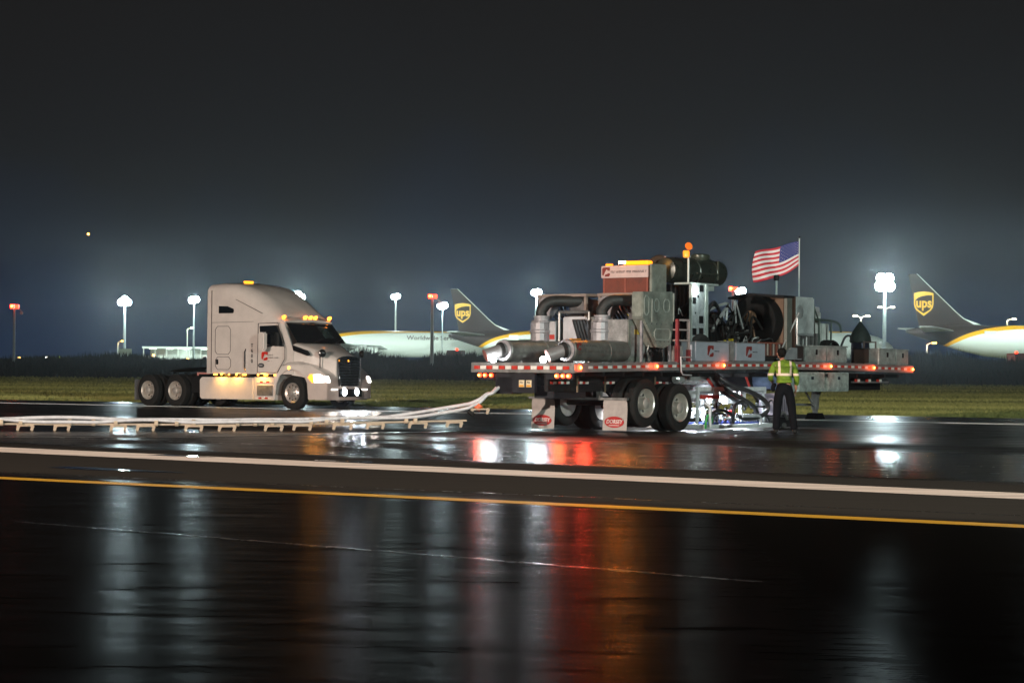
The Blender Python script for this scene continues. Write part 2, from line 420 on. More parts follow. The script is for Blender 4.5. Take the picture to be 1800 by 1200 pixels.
def paint(name, col, rough, wear):
    m, nt, b = new_mat(name); k = nt.links.new; N = nt.nodes.new
    tc = N('ShaderNodeTexCoord'); mp = N('ShaderNodeMapping'); mp.inputs['Rotation'].default_value = (0, 0, radians(36)); mp.inputs['Scale'].default_value = (0.12, 6, 1)
    n = N('ShaderNodeTexNoise'); n.inputs['Scale'].default_value = 1; n.inputs['Detail'].default_value = 6; n.inputs['Roughness'].default_value = .7
    k(tc.outputs['Object'], mp.inputs['Vector']); k(mp.outputs[0], n.inputs['Vector'])
    r = N('ShaderNodeValToRGB'); e = r.color_ramp.elements
    e[0].position = 0.44; e[0].color = tuple(c * wear for c in col) + (1,); e[1].position = 0.57; e[1].color = tuple(col) + (1,)
    k(n.outputs['Fac'], r.inputs['Fac']); k(r.outputs['Color'], b.inputs['Base Color']); b.inputs['Roughness'].default_value = rough
    b.inputs['Sheen Weight'].default_value = 0.3; b.inputs['Sheen Roughness'].default_value = .35; b.inputs['Sheen Tint'].default_value = tuple(col) + (1,)
    return m
def stripe(name, p0, p1, w0, w1, m_, z, label, ext=(-60, 60)):
    p0 = Vector(p0); p1 = Vector(p1); d_ = (p1 - p0); L = d_.length; d_.normalize(); n = Vector((-d_.y, d_.x))
    b_ = MB(); N = 24; pts = []
    for i in range(N + 1):
        s_ = ext[0] + (L + ext[1] - ext[0]) * i / N
        w = (w0 + (w1 - w0) * min(1, max(0, s_ / L))) / 2
        j = random.uniform(-.004, .004)
        pts.append((p0 + d_ * s_ - n * (w + j), p0 + d_ * s_ + n * (w - j)))
    for i in range(N):
        a, c = pts[i], pts[i + 1]
        b_.add([(a[0].x, a[0].y, z), (c[0].x, c[0].y, z), (c[1].x, c[1].y, z), (a[1].x, a[1].y, z)], [(0, 1, 2, 3)])
    return struct(b_.build(name, m_), label)
white_line = paint('white_line_paint', (0.62, 0.50, 0.42), 0.6, 0.28)
yellow_line = paint('yellow_line_paint', (0.52, 0.27, 0.02), 0.45, 0.5)
stripe('white_line', (-7.67, 32.44), (5.3, 22.33), 1.25, 1.0, white_line, 0.004, 'broad worn white painted line across the asphalt', (-120, 60))
stripe('yellow_line', (-5.72, 24.22), (4.25, 17.89), 0.35, 0.35, yellow_line, 0.004, 'narrow yellow painted line in front of the white line', (-120, 60))
stripe('far_edge_line', (-13.02, 70.78), (12.88, 54.34), 0.75, 0.75, paint('edge_line_paint', (0.85, 0.85, 0.82), 0.3, 0.5), 0.004, 'thin white edge line beside the grass', (-90, 60))
# raised sealed joint in the foreground, and seams further out
def joint(name, p0, p1, label, w=0.03, h=0.0018, ext=(-30, 30)):
    p0 = Vector(p0 + (0,)); p1 = Vector(p1 + (0,)); d_ = (p1 - p0).normalized(); n = Vector((-d_.y, d_.x, 0)); b_ = MB()
    A = p0 + d_ * ext[0]; B = p1 + d_ * ext[1]; S = 60; R = []
    for i in range(S + 1):
        q = A.lerp(B, i / S) + n * (0.012 * sin(i * 1.7))
        R.append([q - n * w + Vector((0, 0, .0005)), q - n * w * .5 + Vector((0, 0, h * .8)), q + Vector((0, 0, h)), q + n * w * .5 + Vector((0, 0, h * .8)), q + n * w + Vector((0, 0, .0005))])
    b_.rings(R, 0, False)
    return struct(b_.build(name, mat('joint_sealant', (0.02, 0.018, 0.016), 0.26, 0, 0.3, 4, spec=.5), smooth=80), label)
joint('asphalt_joint', (-3.07, 16.73), (0.9, 13.48), 'raised sealed joint running across the nearest wet asphalt', ext=(-1.2, .8))
joint('asphalt_seam', (-6.09, 25.55), (4.59, 19.25), 'thin seam between the brown strip and the black wet asphalt', 0.02, 0.0015)
gA, gB = ((0.88, 32.78), (6.51, 29.4)), ((3.11, 29.45), (6.2, 27.4))
joint('asphalt_seam', gA[0], gA[1], 'thin wet seam in the glossy lane below the trailer', 0.03, 0.002)
joint('asphalt_seam', gB[0], gB[1], 'second wet seam nearer the white line at the right', 0.03, 0.002, (-6, 20))
ro = MB(); RP = [(-16, 36.0, .10), (-9.6, 37.6, .16), (-5.9, 38.9, .22), (-3.1, 42.0, .30), (.05, 45.0, .34), (2.25, 46.7, .30), (4.2, 48.9, .22)]
RQ = [(x - .1, y - w, .0075) for x, y, w in RP] + [(x + .1, y + w, .0075) for x, y, w in RP[::-1]]
n_ = len(RP)
for i in range(n_ - 1): ro.add([RQ[i], RQ[i + 1], RQ[2 * n_ - 2 - i], RQ[2 * n_ - 1 - i]], [(0, 1, 2, 3)])
struct(ro.build('runoff_water', mat('runoff_water', (.01, .011, .012), .20, 0, .2, 3, spec=.5)), 'thin trail of water running along the asphalt from under the trailer')
# small puddles lying beside the white line
water = mat('puddle_water', (0.004, 0.004, 0.005), 0.04, 0, 0.1, 2)
for cx, cy, rx, ry, ang, lab in ((-4.93, 26.4, 1.0, .20, -.62, 'long puddle beside the yellow line near the left edge'),
                                 (-4.7, 30.6, .55, .14, -.6, 'small puddle just beyond the white line'),
                                 (-2.2, 29.2, .5, .15, -.6, 'small puddle touching the white line below the truck')):
    b_ = MB(); pts = []
    for i in range(26):
        a = 2 * pi * i / 26; k_ = 1 + .22 * sin(3 * a + cx) + .12 * sin(7 * a)
        x_, y_ = rx * k_ * cos(a), ry * k_ * sin(a); pts.append((cx + x_ * cos(ang) - y_ * sin(ang), cy + x_ * sin(ang) + y_ * cos(ang), 0.0085))
    b_.add(pts, [list(range(26))]); struct(b_.build('puddle', water), lab)
LAMP_K, APRON_K = 0.21, 1.15
# ------------------------------------------------------------------ reeds and scrub in front of the apron
def hn(x):
    return (0.5 + .22 * sin(x * .21 + 1.3) + .16 * sin(x * .53 + .4) + .12 * sin(x * 1.17 + 2.2) + .1 * sin(x * 2.9))
rd = MB(); rnd = random.Random(3)
for i in range(52000):
    far = rnd.random() < .55
    y = rnd.uniform(300, 335) if far else rnd.uniform(238, 300)
    x = rnd.uniform(-.27, .27) * y; z = rise(x, y) - .05
    h = (1.1 + 2.7 * hn(x) * rnd.uniform(.35, 1.15)) if far else (0.6 + 1.3 * hn(x) * rnd.uniform(.45, 1.15))
    if x < -28 and far: h *= .62
    w = rnd.uniform(.06, .2) * (1 if far else 1.5); lean = rnd.gauss(0, .28) * h * .5; k = rnd.uniform(-.6, .6)
    dx, dy = w * cos(k), w * sin(k)
    mi = 0 if rnd.random() < .6 else 1
    if rnd.random() < .3:      # leaf blade bending over
        rd.add([(x - dx, y - dy, z), (x + dx, y + dy, z), (x + lean + dx * .7, y, z + h * .6), (x + lean * 2.2, y, z + h * .8), (x + lean - dx * .3, y, z + h * .62)], [(0, 1, 2, 3, 4)], mi)
    else:
        rd.add([(x - dx, y - dy, z), (x + dx, y + dy, z), (x + lean, y, z + h)], [(0, 1, 2)], mi)
reeds = rd.build('reeds', [mat('reed_dry', (0.030, 0.024, 0.013), 0.95, 0, 0.5, .4), mat('reed_green', (0.014, 0.017, 0.007), 0.95, 0, 0.5, .4)])
tag(reeds, 'dark strip of tall reeds and scrub in front of the parked jets', 'reeds', kind='stuff')

# ------------------------------------------------------------------ flood light masts
galv = mat('galvanised_pole', (0.55, 0.60, 0.56), 0.5, 0.1, 0.15, .5)
lens_w = emit('flood_lens', (0.80, 1.0, 0.97), 260.0)
def mast(x, y, ztop, power, label, heads=3, pr=.28, col=(0.66, 0.90, 1.0), lens=None, group='flood light masts on the apron', radius=.45, name='light_mast'):
    zb = rise(x, y); t = thing(name, label, 'light mast', (x, y, zb), 0, group); h = ztop - zb
    MB().tube([(0, 0, -.1), (0, 0, h * .5), (0, 0, h - .2)], [pr * 1.2, pr, pr * .7], 12).build('pole', galv, t, 40)
    spots = {2: [(-.36, 0), (.36, .12)], 3: [(-.58, -.1), (.58, -.1), (0, .42)], 4: [(-.56, -.4), (.56, -.4), (-.42, .5), (.42, .5)]}[heads]
    MB().box(-.7, .7, -.07, .07, h - .42, h - .30).build('crossarm', galv, t)
    g_ = 1.4 if heads == 4 else 1.1
    for cx, cz in spots:
        cx *= g_; cz *= g_
        hd = MB(); hd.lathe((cx, .28, h + cz), (0, -1, 0), [(0, .2 * g_), (.1, .42 * g_), (.5, .56 * g_), (.56, .56 * g_)], 20); hb = hd.build('floodlight', dark_metal, t, 40)
        MB().lathe((cx, -.285, h + cz), (0, -1, 0), [(0, .53 * g_), (.08, .50 * g_), (.30, .30 * g_)], 20).build('lens', lens or lens_w, hb, 60)
    if power:
        plight('lamp', (0, -.75, h + .1), power * LAMP_K, col, radius, t)
        slight('apron_beam', (0, .45, h + .1), (0, 30, h - 12), power * APRON_K * (.5 if y < 350 else 1), (.86, 1, .93), .4, 150, t, 1.0)
    return t
mast(-71.7, 400, 13.3, 62000, 'tall bright flood light mast standing alone at the far left', 3, .26)
mast(-58.9, 400, 13.7, 34000, 'bright flood light mast close behind the white cab', 2, .17)
mast(-39.6, 400, 14.5, 62000, 'bright flood light showing just above the sloping cab roof', 3, .3)
mast(-25.9, 480, 17.3, 9000, 'flood light mast rising from the middle of the white fuselage', 2, .24)
mast(-13.1, 406, 13.2, 34000, 'flood light half hidden behind the beacon pole beside the jet tail', 2, .12)
mast(4.45, 400, 15.6, 40000, 'flood light mast glowing above the left vacuum unit', 2, .3)
mast(57.7, 335, 15.3, 95000, 'the brightest flood light mast, between trailer and right tail', 4, .30, radius=.7)
mast(42.2, 400, 16.2, 20000, 'flood light beside the red beacon above the cooler', 2, .25)
mast(86.5, 345, 18.2, 30000, 'flood light mast just beyond the right edge over the swoosh', 3, .3)
warm_lens = emit('street_lens', (1.0, 0.86, 0.55), 18.0)
def street(px_x, y, ztop, power, label, two=False, col=(1, .85, .55), lens=None):
    zb = rise(px_x, y); t = thing('street_lamp', label, 'street lamp', (px_x, y, zb), 0, 'small street lamps on the apron'); h = ztop - zb
    MB().tube([(0, 0, -.1), (0, 0, h - .2)], [.16, .10], 10).build('pole', galv, t, 40)
    for s_ in ((-1, 1) if two else (1,)):
        a = MB(); a.tube([(0, 0, h - .3), (s_ * .5, -.1, h), (s_ * 1.1, -.2, h + .02)], .06, 8); a.build('arm', galv, t)
        hd = MB(); hd.box(s_ * 1.1 - .4, s_ * 1.1 + .4, -.4, 0, h - .02, h + .16); hb = hd.build('lamp_head', dark_metal, t, bevel=.04)
        MB().box(s_ * 1.1 - .36, s_ * 1.1 + .36, -.424, -.403, h - .06, h + .14).build('lens', lens or warm_lens, hb)
    if power: plight('lamp', (0, -.8, h), power * LAMP_K, col, .25, t)
street(-67.3, 448, 9.4, 1500, 'short greenish street lamp standing left of the cab', col=(.8, 1, .5))
street(61.0, 378, 11.2, 3500, 'double headed street lamp above the dark cone cover', True)
street(65.5, 379, 12.8, 2500, 'double headed lamp halfway up below the brightest flood light', True)
street(87.5, 382, 11.0, 1500, 'small lamp above the right jet at the right edge')
amber_lens = emit('amber_lens', (1.0, 0.42, 0.05), 25.0)
street(-82.4, 452, 6.6, 700, 'low amber lamp left of the lone tall mast', col=(1, .5, .1), lens=amber_lens)
street(67.2, 350, 6.2, 900, 'low orange lamp under the tail of the right jet', col=(1, .4, .1), lens=amber_lens)

# red obstruction beacons on poles
red_lens = emit('red_beacon', (1.0, 0.03, 0.01), 9.0); hot_lens = emit('beacon_core', (1.0, 0.28, 0.03), 30.0)
def beacon(x, y, ztop, label, pr=.2):
    zb = rise(x, y); t = thing('beacon_mast', label, 'beacon mast', (x, y, zb), 0, 'poles with red beacon boxes'); h = ztop - zb
    MB().tube([(0, 0, -.1), (0, 0, h - .3)], [pr, pr * .8], 12).build('pole', galv, t, 40)
    MB().box(-.6, .65, -.25, .25, h - .36, h - .30).build('bracket', galv, t)
    b_ = MB(); b_.box(-.58, -.02, -.2, .2, h - .28, h + .32); b_.build('red_lamp', red_lens, t, bevel=.04)
    b_ = MB(); b_.box(.06, .62, -.2, .2, h - .26, h + .26); b_.build('red_lamp', red_lens, t, bevel=.04)
    b_ = MB(); b_.lathe((-.32, -.22, h + .05), (0, -1, 0), [(0, .16), (.05, .12)], 12); b_.build('bulb', hot_lens, t)
    b_ = MB(); b_.tube([(.5, 0, h - .36), (.9, 0, h - .5), (1.0, 0, h - .9)], .05, 6); b_.lathe((1.0, -.2, h - .9), (0, 1, 0), [(0, .2), (.3, .22)], 10)
    b_.build('marker_head', mat('pale_fitting', (.5, .5, .46), .5), t)
    plight('lamp', (0, -.6, h + .1), 70, (1, .05, .02), .3, t)
beacon(-69.1, 300, 9.5, 'red beacon on a thin pole at the far left edge')
beacon(-11.1, 300, 11.4, 'red beacon on a white pole left of the shield marked tail', .26)
beacon(30.6, 300, 12.8, 'red beacon behind the top of the trailer machinery')
far_l = MB(); far_l.lathe((0, 0, 0), (0, 0, 1), [(0, .25), (.4, .5), (.8, .25)], 12)
fl = far_l.build('aircraft_light', amber_lens); fl.location = (-188.7, 960, 59.7); tag(fl, 'tiny orange light of a distant aircraft high in the night sky', 'aircraft light')

# ------------------------------------------------------------------ cargo jets
def livery(name, x0, L, full):
    m, nt, b = new_mat(name); k = nt.links.new; N = nt.nodes.new
    tc = N('ShaderNodeTexCoord'); s_ = N('ShaderNodeSeparateXYZ'); k(tc.outputs['Object'], s_.inputs[0])
    def M(op, a, b_=None, c=None):
        n = N('ShaderNodeMath'); n.operation = op
        for i, v in enumerate((a, b_, c)):
            if v is None: continue
            if isinstance(v, (int, float)): n.inputs[i].default_value = v
            else: k(v, n.inputs[i])
        return n.outputs[0]
    a = M('DIVIDE', M('SUBTRACT', x0, s_.outputs['X']), L)
    curve = M('ADD', 4.8, M('MULTIPLY', 3.3, M('SUBTRACT', 1.0, M('EXPONENT', a))))
    dz = M('SUBTRACT', s_.outputs['Z'], curve)
    brown = M('GREATER_THAN', dz, .30); yel = M('GREATER_THAN', dz, -.38)
    mx = N('ShaderNodeMixRGB'); mx.inputs['Color1'].default_value = (.68, .76, .70, 1); mx.inputs['Color2'].default_value = (.75, .40, .01, 1); k(yel, mx.inputs['Fac'])
    m2 = N('ShaderNodeMixRGB'); m2.inputs['Color2'].default_value = (.024, .0145, .011, 1); k(mx.outputs[0], m2.inputs['Color1']); k(brown, m2.inputs['Fac'])
    k(m2.outputs[0], b.inputs['Base Color']); b.inputs['Roughness'].default_value = .45; b.inputs['Specular IOR Level'].default_value = .15
    return m
jet_brown = mat('jet_brown', (0.024, 0.0145, 0.011), 0.55, 0, .15, .5, spec=.1)
jet_white = mat('jet_white', (0.68, 0.76, 0.70), 0.4, 0, .08, .5)
logo_yel = mat('logo_yellow', (0.70, 0.40, 0.006), 0.5, 0, .05); 
jet_grey = mat('jet_grey', (0.30, 0.33, 0.31), 0.4, .2, .15, .5)
def shield(s_):      # outline of the shield, unit height about 1
    P = [(-.40, .42), (-.25, .47), (0, .50), (.25, .47), (.40, .42), (.40, -.02), (.37, -.16), (.30, -.27), (.18, -.36), (0, -.50), (-.18, -.36), (-.30, -.27), (-.37, -.16), (-.40, -.02)]
    return [(a * s_, b * s_) for a, b in P]
def jet(px, y, label, x0=6.9, L=5.1, yaw=0.0, writing=False):
    """px: world x of the tail tip; local x runs to the nose"""
    t = thing('cargo_jet', label, 'cargo jet', (px, y, 1.4), yaw, 'cargo jets parked on the apron')
    st = [(0, .25, 6.9), (2, .8, 6.75), (5, 1.45, 6.4), (9, 2.15, 5.9), (13, 2.6, 5.45), (17, 2.8, 5.25), (21, 2.82, 5.2), (30, 2.82, 5.2), (40, 2.82, 5.2), (45, 2.8, 5.2), (48.5, 2.55, 5.1), (51, 2.05, 4.85), (52.8, 1.35, 4.6), (53.7, .7, 4.45), (54, .1, 4.4)]
    f = MB(); f.rings([[(x, r * cos(2 * pi * j / 40), zc + r * sin(2 * pi * j / 40)) for j in range(40)] for x, r, zc in st])
    f.build('fuselage', livery('jet_livery_%d' % int(abs(px) + y), x0, L, 1), t, 50)
    fin = MB(); fin.prism([(.3, 16.5), (1.7, 16.5), (8.2, 10.3), (9.6, 9.1), (11.4, 8.2), (11.4, 6.6), (2.3, 7.0)], FXZ, -.17, .17)
    fo = fin.build('tail_fin', jet_brown, t, bevel=.08)
    e_ = MB(); e_.prism([(1.72, 16.5), (1.84, 16.5), (8.34, 10.3), (9.7, 9.15), (12.6, 8.1), (11.4, 8.15), (9.6, 9.1), (8.2, 10.3)], FXZ, -.1, .1); e_.build('leading_edge', jet_white, fo)
    a = MB(); a.prism([(u + 2.9, w + 11.55) for u, w in shield(4.1)], FXZ, -.21, -.18); sh = a.build('shield_emblem', logo_yel, t)
    inner = [(-1.42, .95), (-1.0, 1.22), (-.3, 1.42), (.6, 1.5), (1.42, 1.42), (1.42, -.1), (1.25, -.65), (.95, -1.02), (.5, -1.32), (0, -1.62), (-.5, -1.32), (-.95, -1.02), (-1.25, -.65), (-1.42, -.1)]
    inner[0:4] = [(-1.42, .55), (-1.0, .95), (-.3, 1.25), (.6, 1.4)]
    a = MB(); a.prism([(u + 2.9, w + 11.55) for u, w in inner], FXZ, -.235, -.212); a.build('emblem_field', jet_brown, sh)
    text('ups', 2.25, 'lettering', logo_yel, sh, frame((2.9, -.25, 11.62), (1, 0, 0), (0, 0, 1)), sx=.86, bold=.07)
    for sgn in (-1, 1):
        s_ = MB(); s_.rings([[(3.0, sgn * .8, 6.75), (8.4, sgn * .8, 6.9), (8.0, sgn * .8, 7.15), (3.5, sgn * .8, 7.1)], [(.2, sgn * 8.1, 7.5), (2.6, sgn * 8.1, 7.55), (2.4, sgn * 8.1, 7.68), (.5, sgn * 8.1, 7.66)]])
        s_.build('tailplane', jet_grey, t, 30)
        w = MB(); w.rings([[(21.5, sgn * 2.2, 3.9), (32.5, sgn * 2.2, 4.0), (31, sgn * 2.2, 4.8), (23, sgn * 2.2, 4.6)], [(19.5, sgn * 9, 4.5), (26.0, sgn * 9, 4.6), (25.2, sgn * 9, 5.0), (20.3, sgn * 9, 4.9)],
                           [(15.4, sgn * 22, 5.9), (18.2, sgn * 22, 5.95), (18, sgn * 22, 6.1), (15.8, sgn * 22, 6.1)]]); w.build('wing', jet_grey, t, 30)
        n_ = MB(); n_.lathe((24.5, sgn * 8, 3.1), (1, 0, 0), [(0, .6), (1, 1.0), (2.5, 1.35), (4.5, 1.5), (5.6, 1.42), (5.9, 1.3), (5.7, 1.2), (5.0, 1.0)], 28); n_.build('engine', jet_white, t, 40)
        MB().box(24.5, 28.0, sgn * 8 - .2, sgn * 8 + .2, 4.2, 4.8).build('pylon', jet_grey, t)
        g_ = MB(); g_.cyl((25.5, sgn * 3.6, 0.6), (25.5, sgn * 3.6, 4), .16)
        for q in (-.75, .75):
            for z in (-.35, .35): g_.cyl((25.5 + q, sgn * 3.6 + z - .15, .6), (25.5 + q, sgn * 3.6 + z + .15, .6), .6)
        g_.build('landing_gear', black_rubber, t, 40)
    g_ = MB(); g_.cyl((47, 0, .5), (47, 0, 3), .1); [g_.cyl((47, q - .1, .5), (47, q + .1, .5), .5) for q in (-.3, .3)]; g_.build('nose_gear', black_rubber, t, 40)
    c_ = MB()
    for i in range(3):
        xx = 51.1 + i * .45; r = 2.0 - i * .42
        c_.box(xx, xx + .38, -r * .80 - .03, -r * .80 + .05, 5.35 - i * .12, 5.85 - i * .16)
    c_.build('cockpit_windows', glass_dark, t)
    MB().box(12.6, 14.6, -2.42, -2.30, 6.55, 7.05).build('registration_panel', jet_white, t)
    if writing:
        ang = math.asin(1.3 / 2.82); ny, nz = -cos(ang), sin(ang)
        text('Worldwide Services', 1.45, 'lettering', mat('jet_lettering', (.10, .08, .07), .5), t,
             frame((36.0, ny * 2.86, 5.2 + nz * 2.86), (1, 0, 0), (0, nz, -ny)), align='LEFT', sx=1.0, bold=.02)
    return t
jet(-13.1, 446, 'brown tailed cargo jet with yellow shield behind the beacon pole and trailer', yaw=radians(-3))
jet(-58.3, 462, 'long white and brown cargo jet with fuselage lettering behind the truck', 15.3, 5.83, radians(-1), True)
jet(65.8, 361, 'cargo jet with brown tail and yellow curve at the right edge', yaw=radians(2))
jd = jet(21.2, 430, 'white nosed cargo jet peeking out behind the front of the trailer', yaw=radians(-8))

# ------------------------------------------------------------------ airport vehicles and a lit canopy
def service_vehicle(x, y, w, l, h, col, rz, label, beac='red', name='service_truck', cat='service truck'):
    z = rise(x, y); t = thing(name, label, cat, (x, y, z), rz, 'small service vehicles on the apron')
    b_ = MB(); b_.box(-l / 2, l / 2 - 1.7, -w / 2, w / 2, .75, h); b_.build('box_body', col, t, bevel=.06)
    c_ = MB(); c_.prism([(l / 2 - 1.6, .6), (l / 2, .6), (l / 2, 1.35), (l / 2 - .45, min(h, 2.2)), (l / 2 - 1.6, min(h, 2.2))], FXZ, -w / 2 + .08, w / 2 - .08); c_.build('cab', white_paint, t, bevel=.05)
    MB().prism([(l / 2 - 1.2, 1.4), (l / 2 - .25, 1.4), (l / 2 - .55, min(h, 2.2) - .12), (l / 2 - 1.2, min(h, 2.2) - .12)], FXZ, -w / 2 + .06, w / 2 - .06).build('window', glass_dark, t)
    for sx_ in (-l / 2 + .8, l / 2 - .9):
        for sy in (-1, 1): MB().cyl((sx_, sy * (w / 2 - .28), .42), (sx_, sy * (w / 2 - .02), .42), .42, n=18).build('wheel', black_rubber, t, 40)
    for sy in (-1, 1): MB().box(-l / 2 - .03, -l / 2 - .002, sy * (w / 2 - .15) - .14, sy * (w / 2 - .15) + .14, .75, .98).build('tail_lamp', emit('tail_lamp', (1, .06, .02), 7), t)
    if beac:
        m_ = emit('red_beacon', (1, .03, .01), 9) if beac == 'red' else amber_lens
        MB().cyl((0, 0, h), (0, 0, h + .35), .28, .2, 12).build('beacon', m_, t, 40)
    return t
rust = mat('rust_box', (0.16, 0.07, 0.045), .8, 0, .3, 2)
service_vehicle(-9.3, 365, 2.5, 6, 3.1, rust, radians(82), 'brown box truck seen from behind with red beacon under the jet tail')
service_vehicle(-75.4, 455, 2.3, 5, 2.2, jet_white, radians(190), 'small vehicle with orange beacon between the lone mast and canopy', 'amber')
service_vehicle(-71.2, 398, 2.4, 5.5, 3.2, jet_white, radians(100), 'white service vehicle parked at the foot of the lone mast', None)
service_vehicle(-60.8, 440, 2.2, 4.5, 2.6, jet_white, radians(170), 'pale service vehicle parked under the lit canopy', None)
service_vehicle(80.5, 345, 2.4, 6, 3.2, mat('red_box', (.20, .04, .03), .7, 0, .3, 2), radians(95), 'dark red service truck below the right jet', 'red')
cn = thing('loading_canopy', 'low pale lit canopy on posts behind the reeds left of the cab', 'canopy', (-71.5, 455, 2.1))
MB().box(-6, 9, -2, 6, 3.1, 3.5).build('roof', jet_white, cn, bevel=.05)
for i in range(7): MB().box(-5.8 + i * 2.4, -5.6 + i * 2.4, -1.9, -1.7, 0, 3.1).build('post', galv, cn)
MB().box(-5.5, 8.5, 5.4, 5.6, 0, 3.0).build('back_wall', jet_grey, cn)
for i in range(4): MB().box(-5 + i * 3.6, -3.6 + i * 3.6, 1.2, 1.5, 3.0, 3.08).build('strip_light', emit('strip_light', (.8, 1, .85), 9), cn)
plight('lamp', (1.5, 1, 2.6), 900, (.8, 1, .85), .8, cn)
# small lights at ground level on the apron
sl = [(-92.5, 430, .9, 'w'), (-98, 430, .8, 'a'), (-90, 430, .9, 'g'), (-77.5, 438, .5, 'w'), (-76.2, 438, .5, 'w'), (-70.7, 440, .35, 'w'), (-66.0, 440, .9, 'a'), (78.0, 350, .7, 'a'), (79.3, 350, .6, 'a')]
cols = dict(w=emit('small_white', (1, .9, .75), 14), a=emit('small_amber', (1, .5, .12), 14), g=emit('small_green', (.8, 1, .15), 8))
where = ['first white', 'orange', 'greenish', 'white', 'next white', 'low white', 'last orange', 'orange', 'second orange']
spot_at = ['at the far left above the reeds', 'nearest the far left edge', 'beside the pair at the far left', 'right of the lone mast foot', 'just right of its twin by the mast foot', 'left end of the lit canopy', 'beneath the lit canopy near the cab', 'below the right jet fuselage', 'just right of its twin below the right jet']
for (x, y, h, c), a, b_ in zip(sl, where, spot_at):
    t = thing('apron_light', '%s apron marker light %s' % (a, b_), 'marker light', (x, y, 1.4), 0, 'small marker lights on the apron')
    MB().cyl((0, 0, -.05), (0, 0, h + .5), .06, n=8).build('post', galv, t)
    MB().lathe((0, 0, h + .5), (0, 0, 1), [(0, .12), (.12, .28), (.3, .26), (.4, .1)], 12).build('lamp', cols[c], t, 40)
# ------------------------------------------------------------------ wheels
def make_wheel(parent, x, y, z, out, R=.51, W=.28, dual=False, steer=False, name='wheel', rim_mat=None):
    """out = +1/-1: side of the visible face along y"""
    w = empty(name, parent, (x, y, z))
    prof = [(-W, R * .66), (-W, R * .80), (-W * .96, R * .93), (-W * .86, R * .99)]
    k = 5
    for i in range(k):                                   # tread ribs and grooves
        a = -W * .82 + i * W * .66 / (k - .0); prof += [(a, R), (a + W * .10, R), (a + W * .105, R * .975), (a + W * .13, R * .975)]
    prof += [(-W * .14, R * .99), (-W * .04, R * .93), (0, R * .80), (0, R * .66), (-.03, R * .60), (-W + .03, R * .60)]
    MB().lathe((0, 0, 0), (0, out, 0), prof, 44, cap=False).build('tyre', black_rubber, w, 35)
    r = MB()
    if steer:
        r.lathe((0, 0, 0), (0, out, 0), [(-W + .03, R * .60), (-.03, R * .605), (.0, R * .59), (-.02, R * .54), (-.05, R * .46), (-.03, R * .40), (.0, R * .28), (.03, R * .24), (.05, R * .22), (.09, R * .20), (.10, R * .12), (.11, 0.01)], 36)
    else:
        r.lathe((0, 0, 0), (0, out, 0), [(-W + .03, R * .60), (-.03, R * .605), (.0, R * .59), (-.02, R * .55), (-.12, R * .51), (-.17, R * .47), (-.175, R * .34), (-.165, R * .26), (-.08, R * .245), (.0, R * .23), (.02, R * .15), (.03, .01)], 36)
    rim = r.build('rim', rim_mat or polished, w, 30)
    nb = MB(); d0 = .0 if steer else -.17
    for i in range(10):
        a = 2 * pi * i / 10; p = (R * .31 * cos(a), R * .31 * sin(a))
        nb.cyl((p[0], out * (d0 - .01), p[1]), (p[0], out * (d0 + .04), p[1]), .018, .014, 8)
    nb.build('wheel_nuts', chrome, rim, 30)
    hb = MB()
    for i in range(10):
        a = 2 * pi * (i + .5) / 10; q = R * (.43 if steer else .41); d1 = -.035 if steer else -.176
        hb.cyl((q * cos(a), out * d1, q * sin(a)), (q * cos(a), out * (d1 + .006), q * sin(a)), .026, n=10)
    hb.build('hand_holes', black_paint, rim)
    return w

# ------------------------------------------------------------------ sleeper cab truck
TR_O, TR_R = (-5.9633, 67.0898, 0.0), -0.689
trk = thing('semi_truck', 'white sleeper cab tractor unit facing right with headlights lit, no trailer', 'truck', TR_O, TR_R)
def ring(x, w, zb, zt, r, slant=0.0, zslant=None, n=7, tuck=0.0, wt=None):
    """half section bottom -> roof centre, mirrored to a closed ring"""
    wt = wt if wt is not None else w - .05
    P = [(w - tuck, zb), (w, zb + .12), (w, (zb + zt - r) / 2)]
    P.append((w - .01, zt - r))
    for i in range(1, n + 1):
        a = (pi / 2) * i / n; P.append((wt - r + r * cos(a) + (w - wt) * (1 - sin(a)), zt - r + r * sin(a)))
    P.append((0, zt + .04))
    full = [(-y, z) for y, z in P] + [(y, z) for y, z in P[-2::-1]]
    zs = zt if zslant is None else zslant
    return [(x + slant * max(0, zs - max(z, 2.02)), y, z) for y, z in full]
sl_ = 0.93
cab = MB()
cab.rings([ring(-3.86, 1.16, 1.09, 3.84, .22), ring(-3.82, 1.20, 1.07, 3.90, .25), ring(-3.3, 1.22, 1.07, 3.93, .30), ring(-2.7, 1.22, 1.07, 3.90, .38), ring(-2.2, 1.22, 1.07, 3.80, .45),
           ring(-1.8, 1.22, 1.07, 3.64, .52), ring(-1.4, 1.21, 1.07, 3.42, .55), ring(-1.05, 1.19, 1.07, 3.16, .50), ring(-.8, 1.15, 1.07, 2.95, .40, .25), ring(-.62, 1.10, 1.07, 2.80, .30, sl_ * .8)])
cab.build('cab_body', white_paint, trk, 40)
# roof visor lip over the windscreen
v_ = MB(); v_.rings([[(-.66 + .10 * (1 - (q / 1.0) ** 2), q * 1.04, z) for q, z in [(-1, 2.70), (-1, 2.78), (-.5, 2.84), (0, 2.86), (.5, 2.84), (1, 2.78), (1, 2.70), (0, 2.74)]],
                     [(-.48 + .16 * (1 - q ** 2), q * 1.02, z) for q, z in [(-1, 2.66), (-1, 2.70), (-.5, 2.75), (0, 2.77), (.5, 2.75), (1, 2.70), (1, 2.66), (0, 2.69)]]])
v_.build('roof_visor', white_paint, trk, 40)
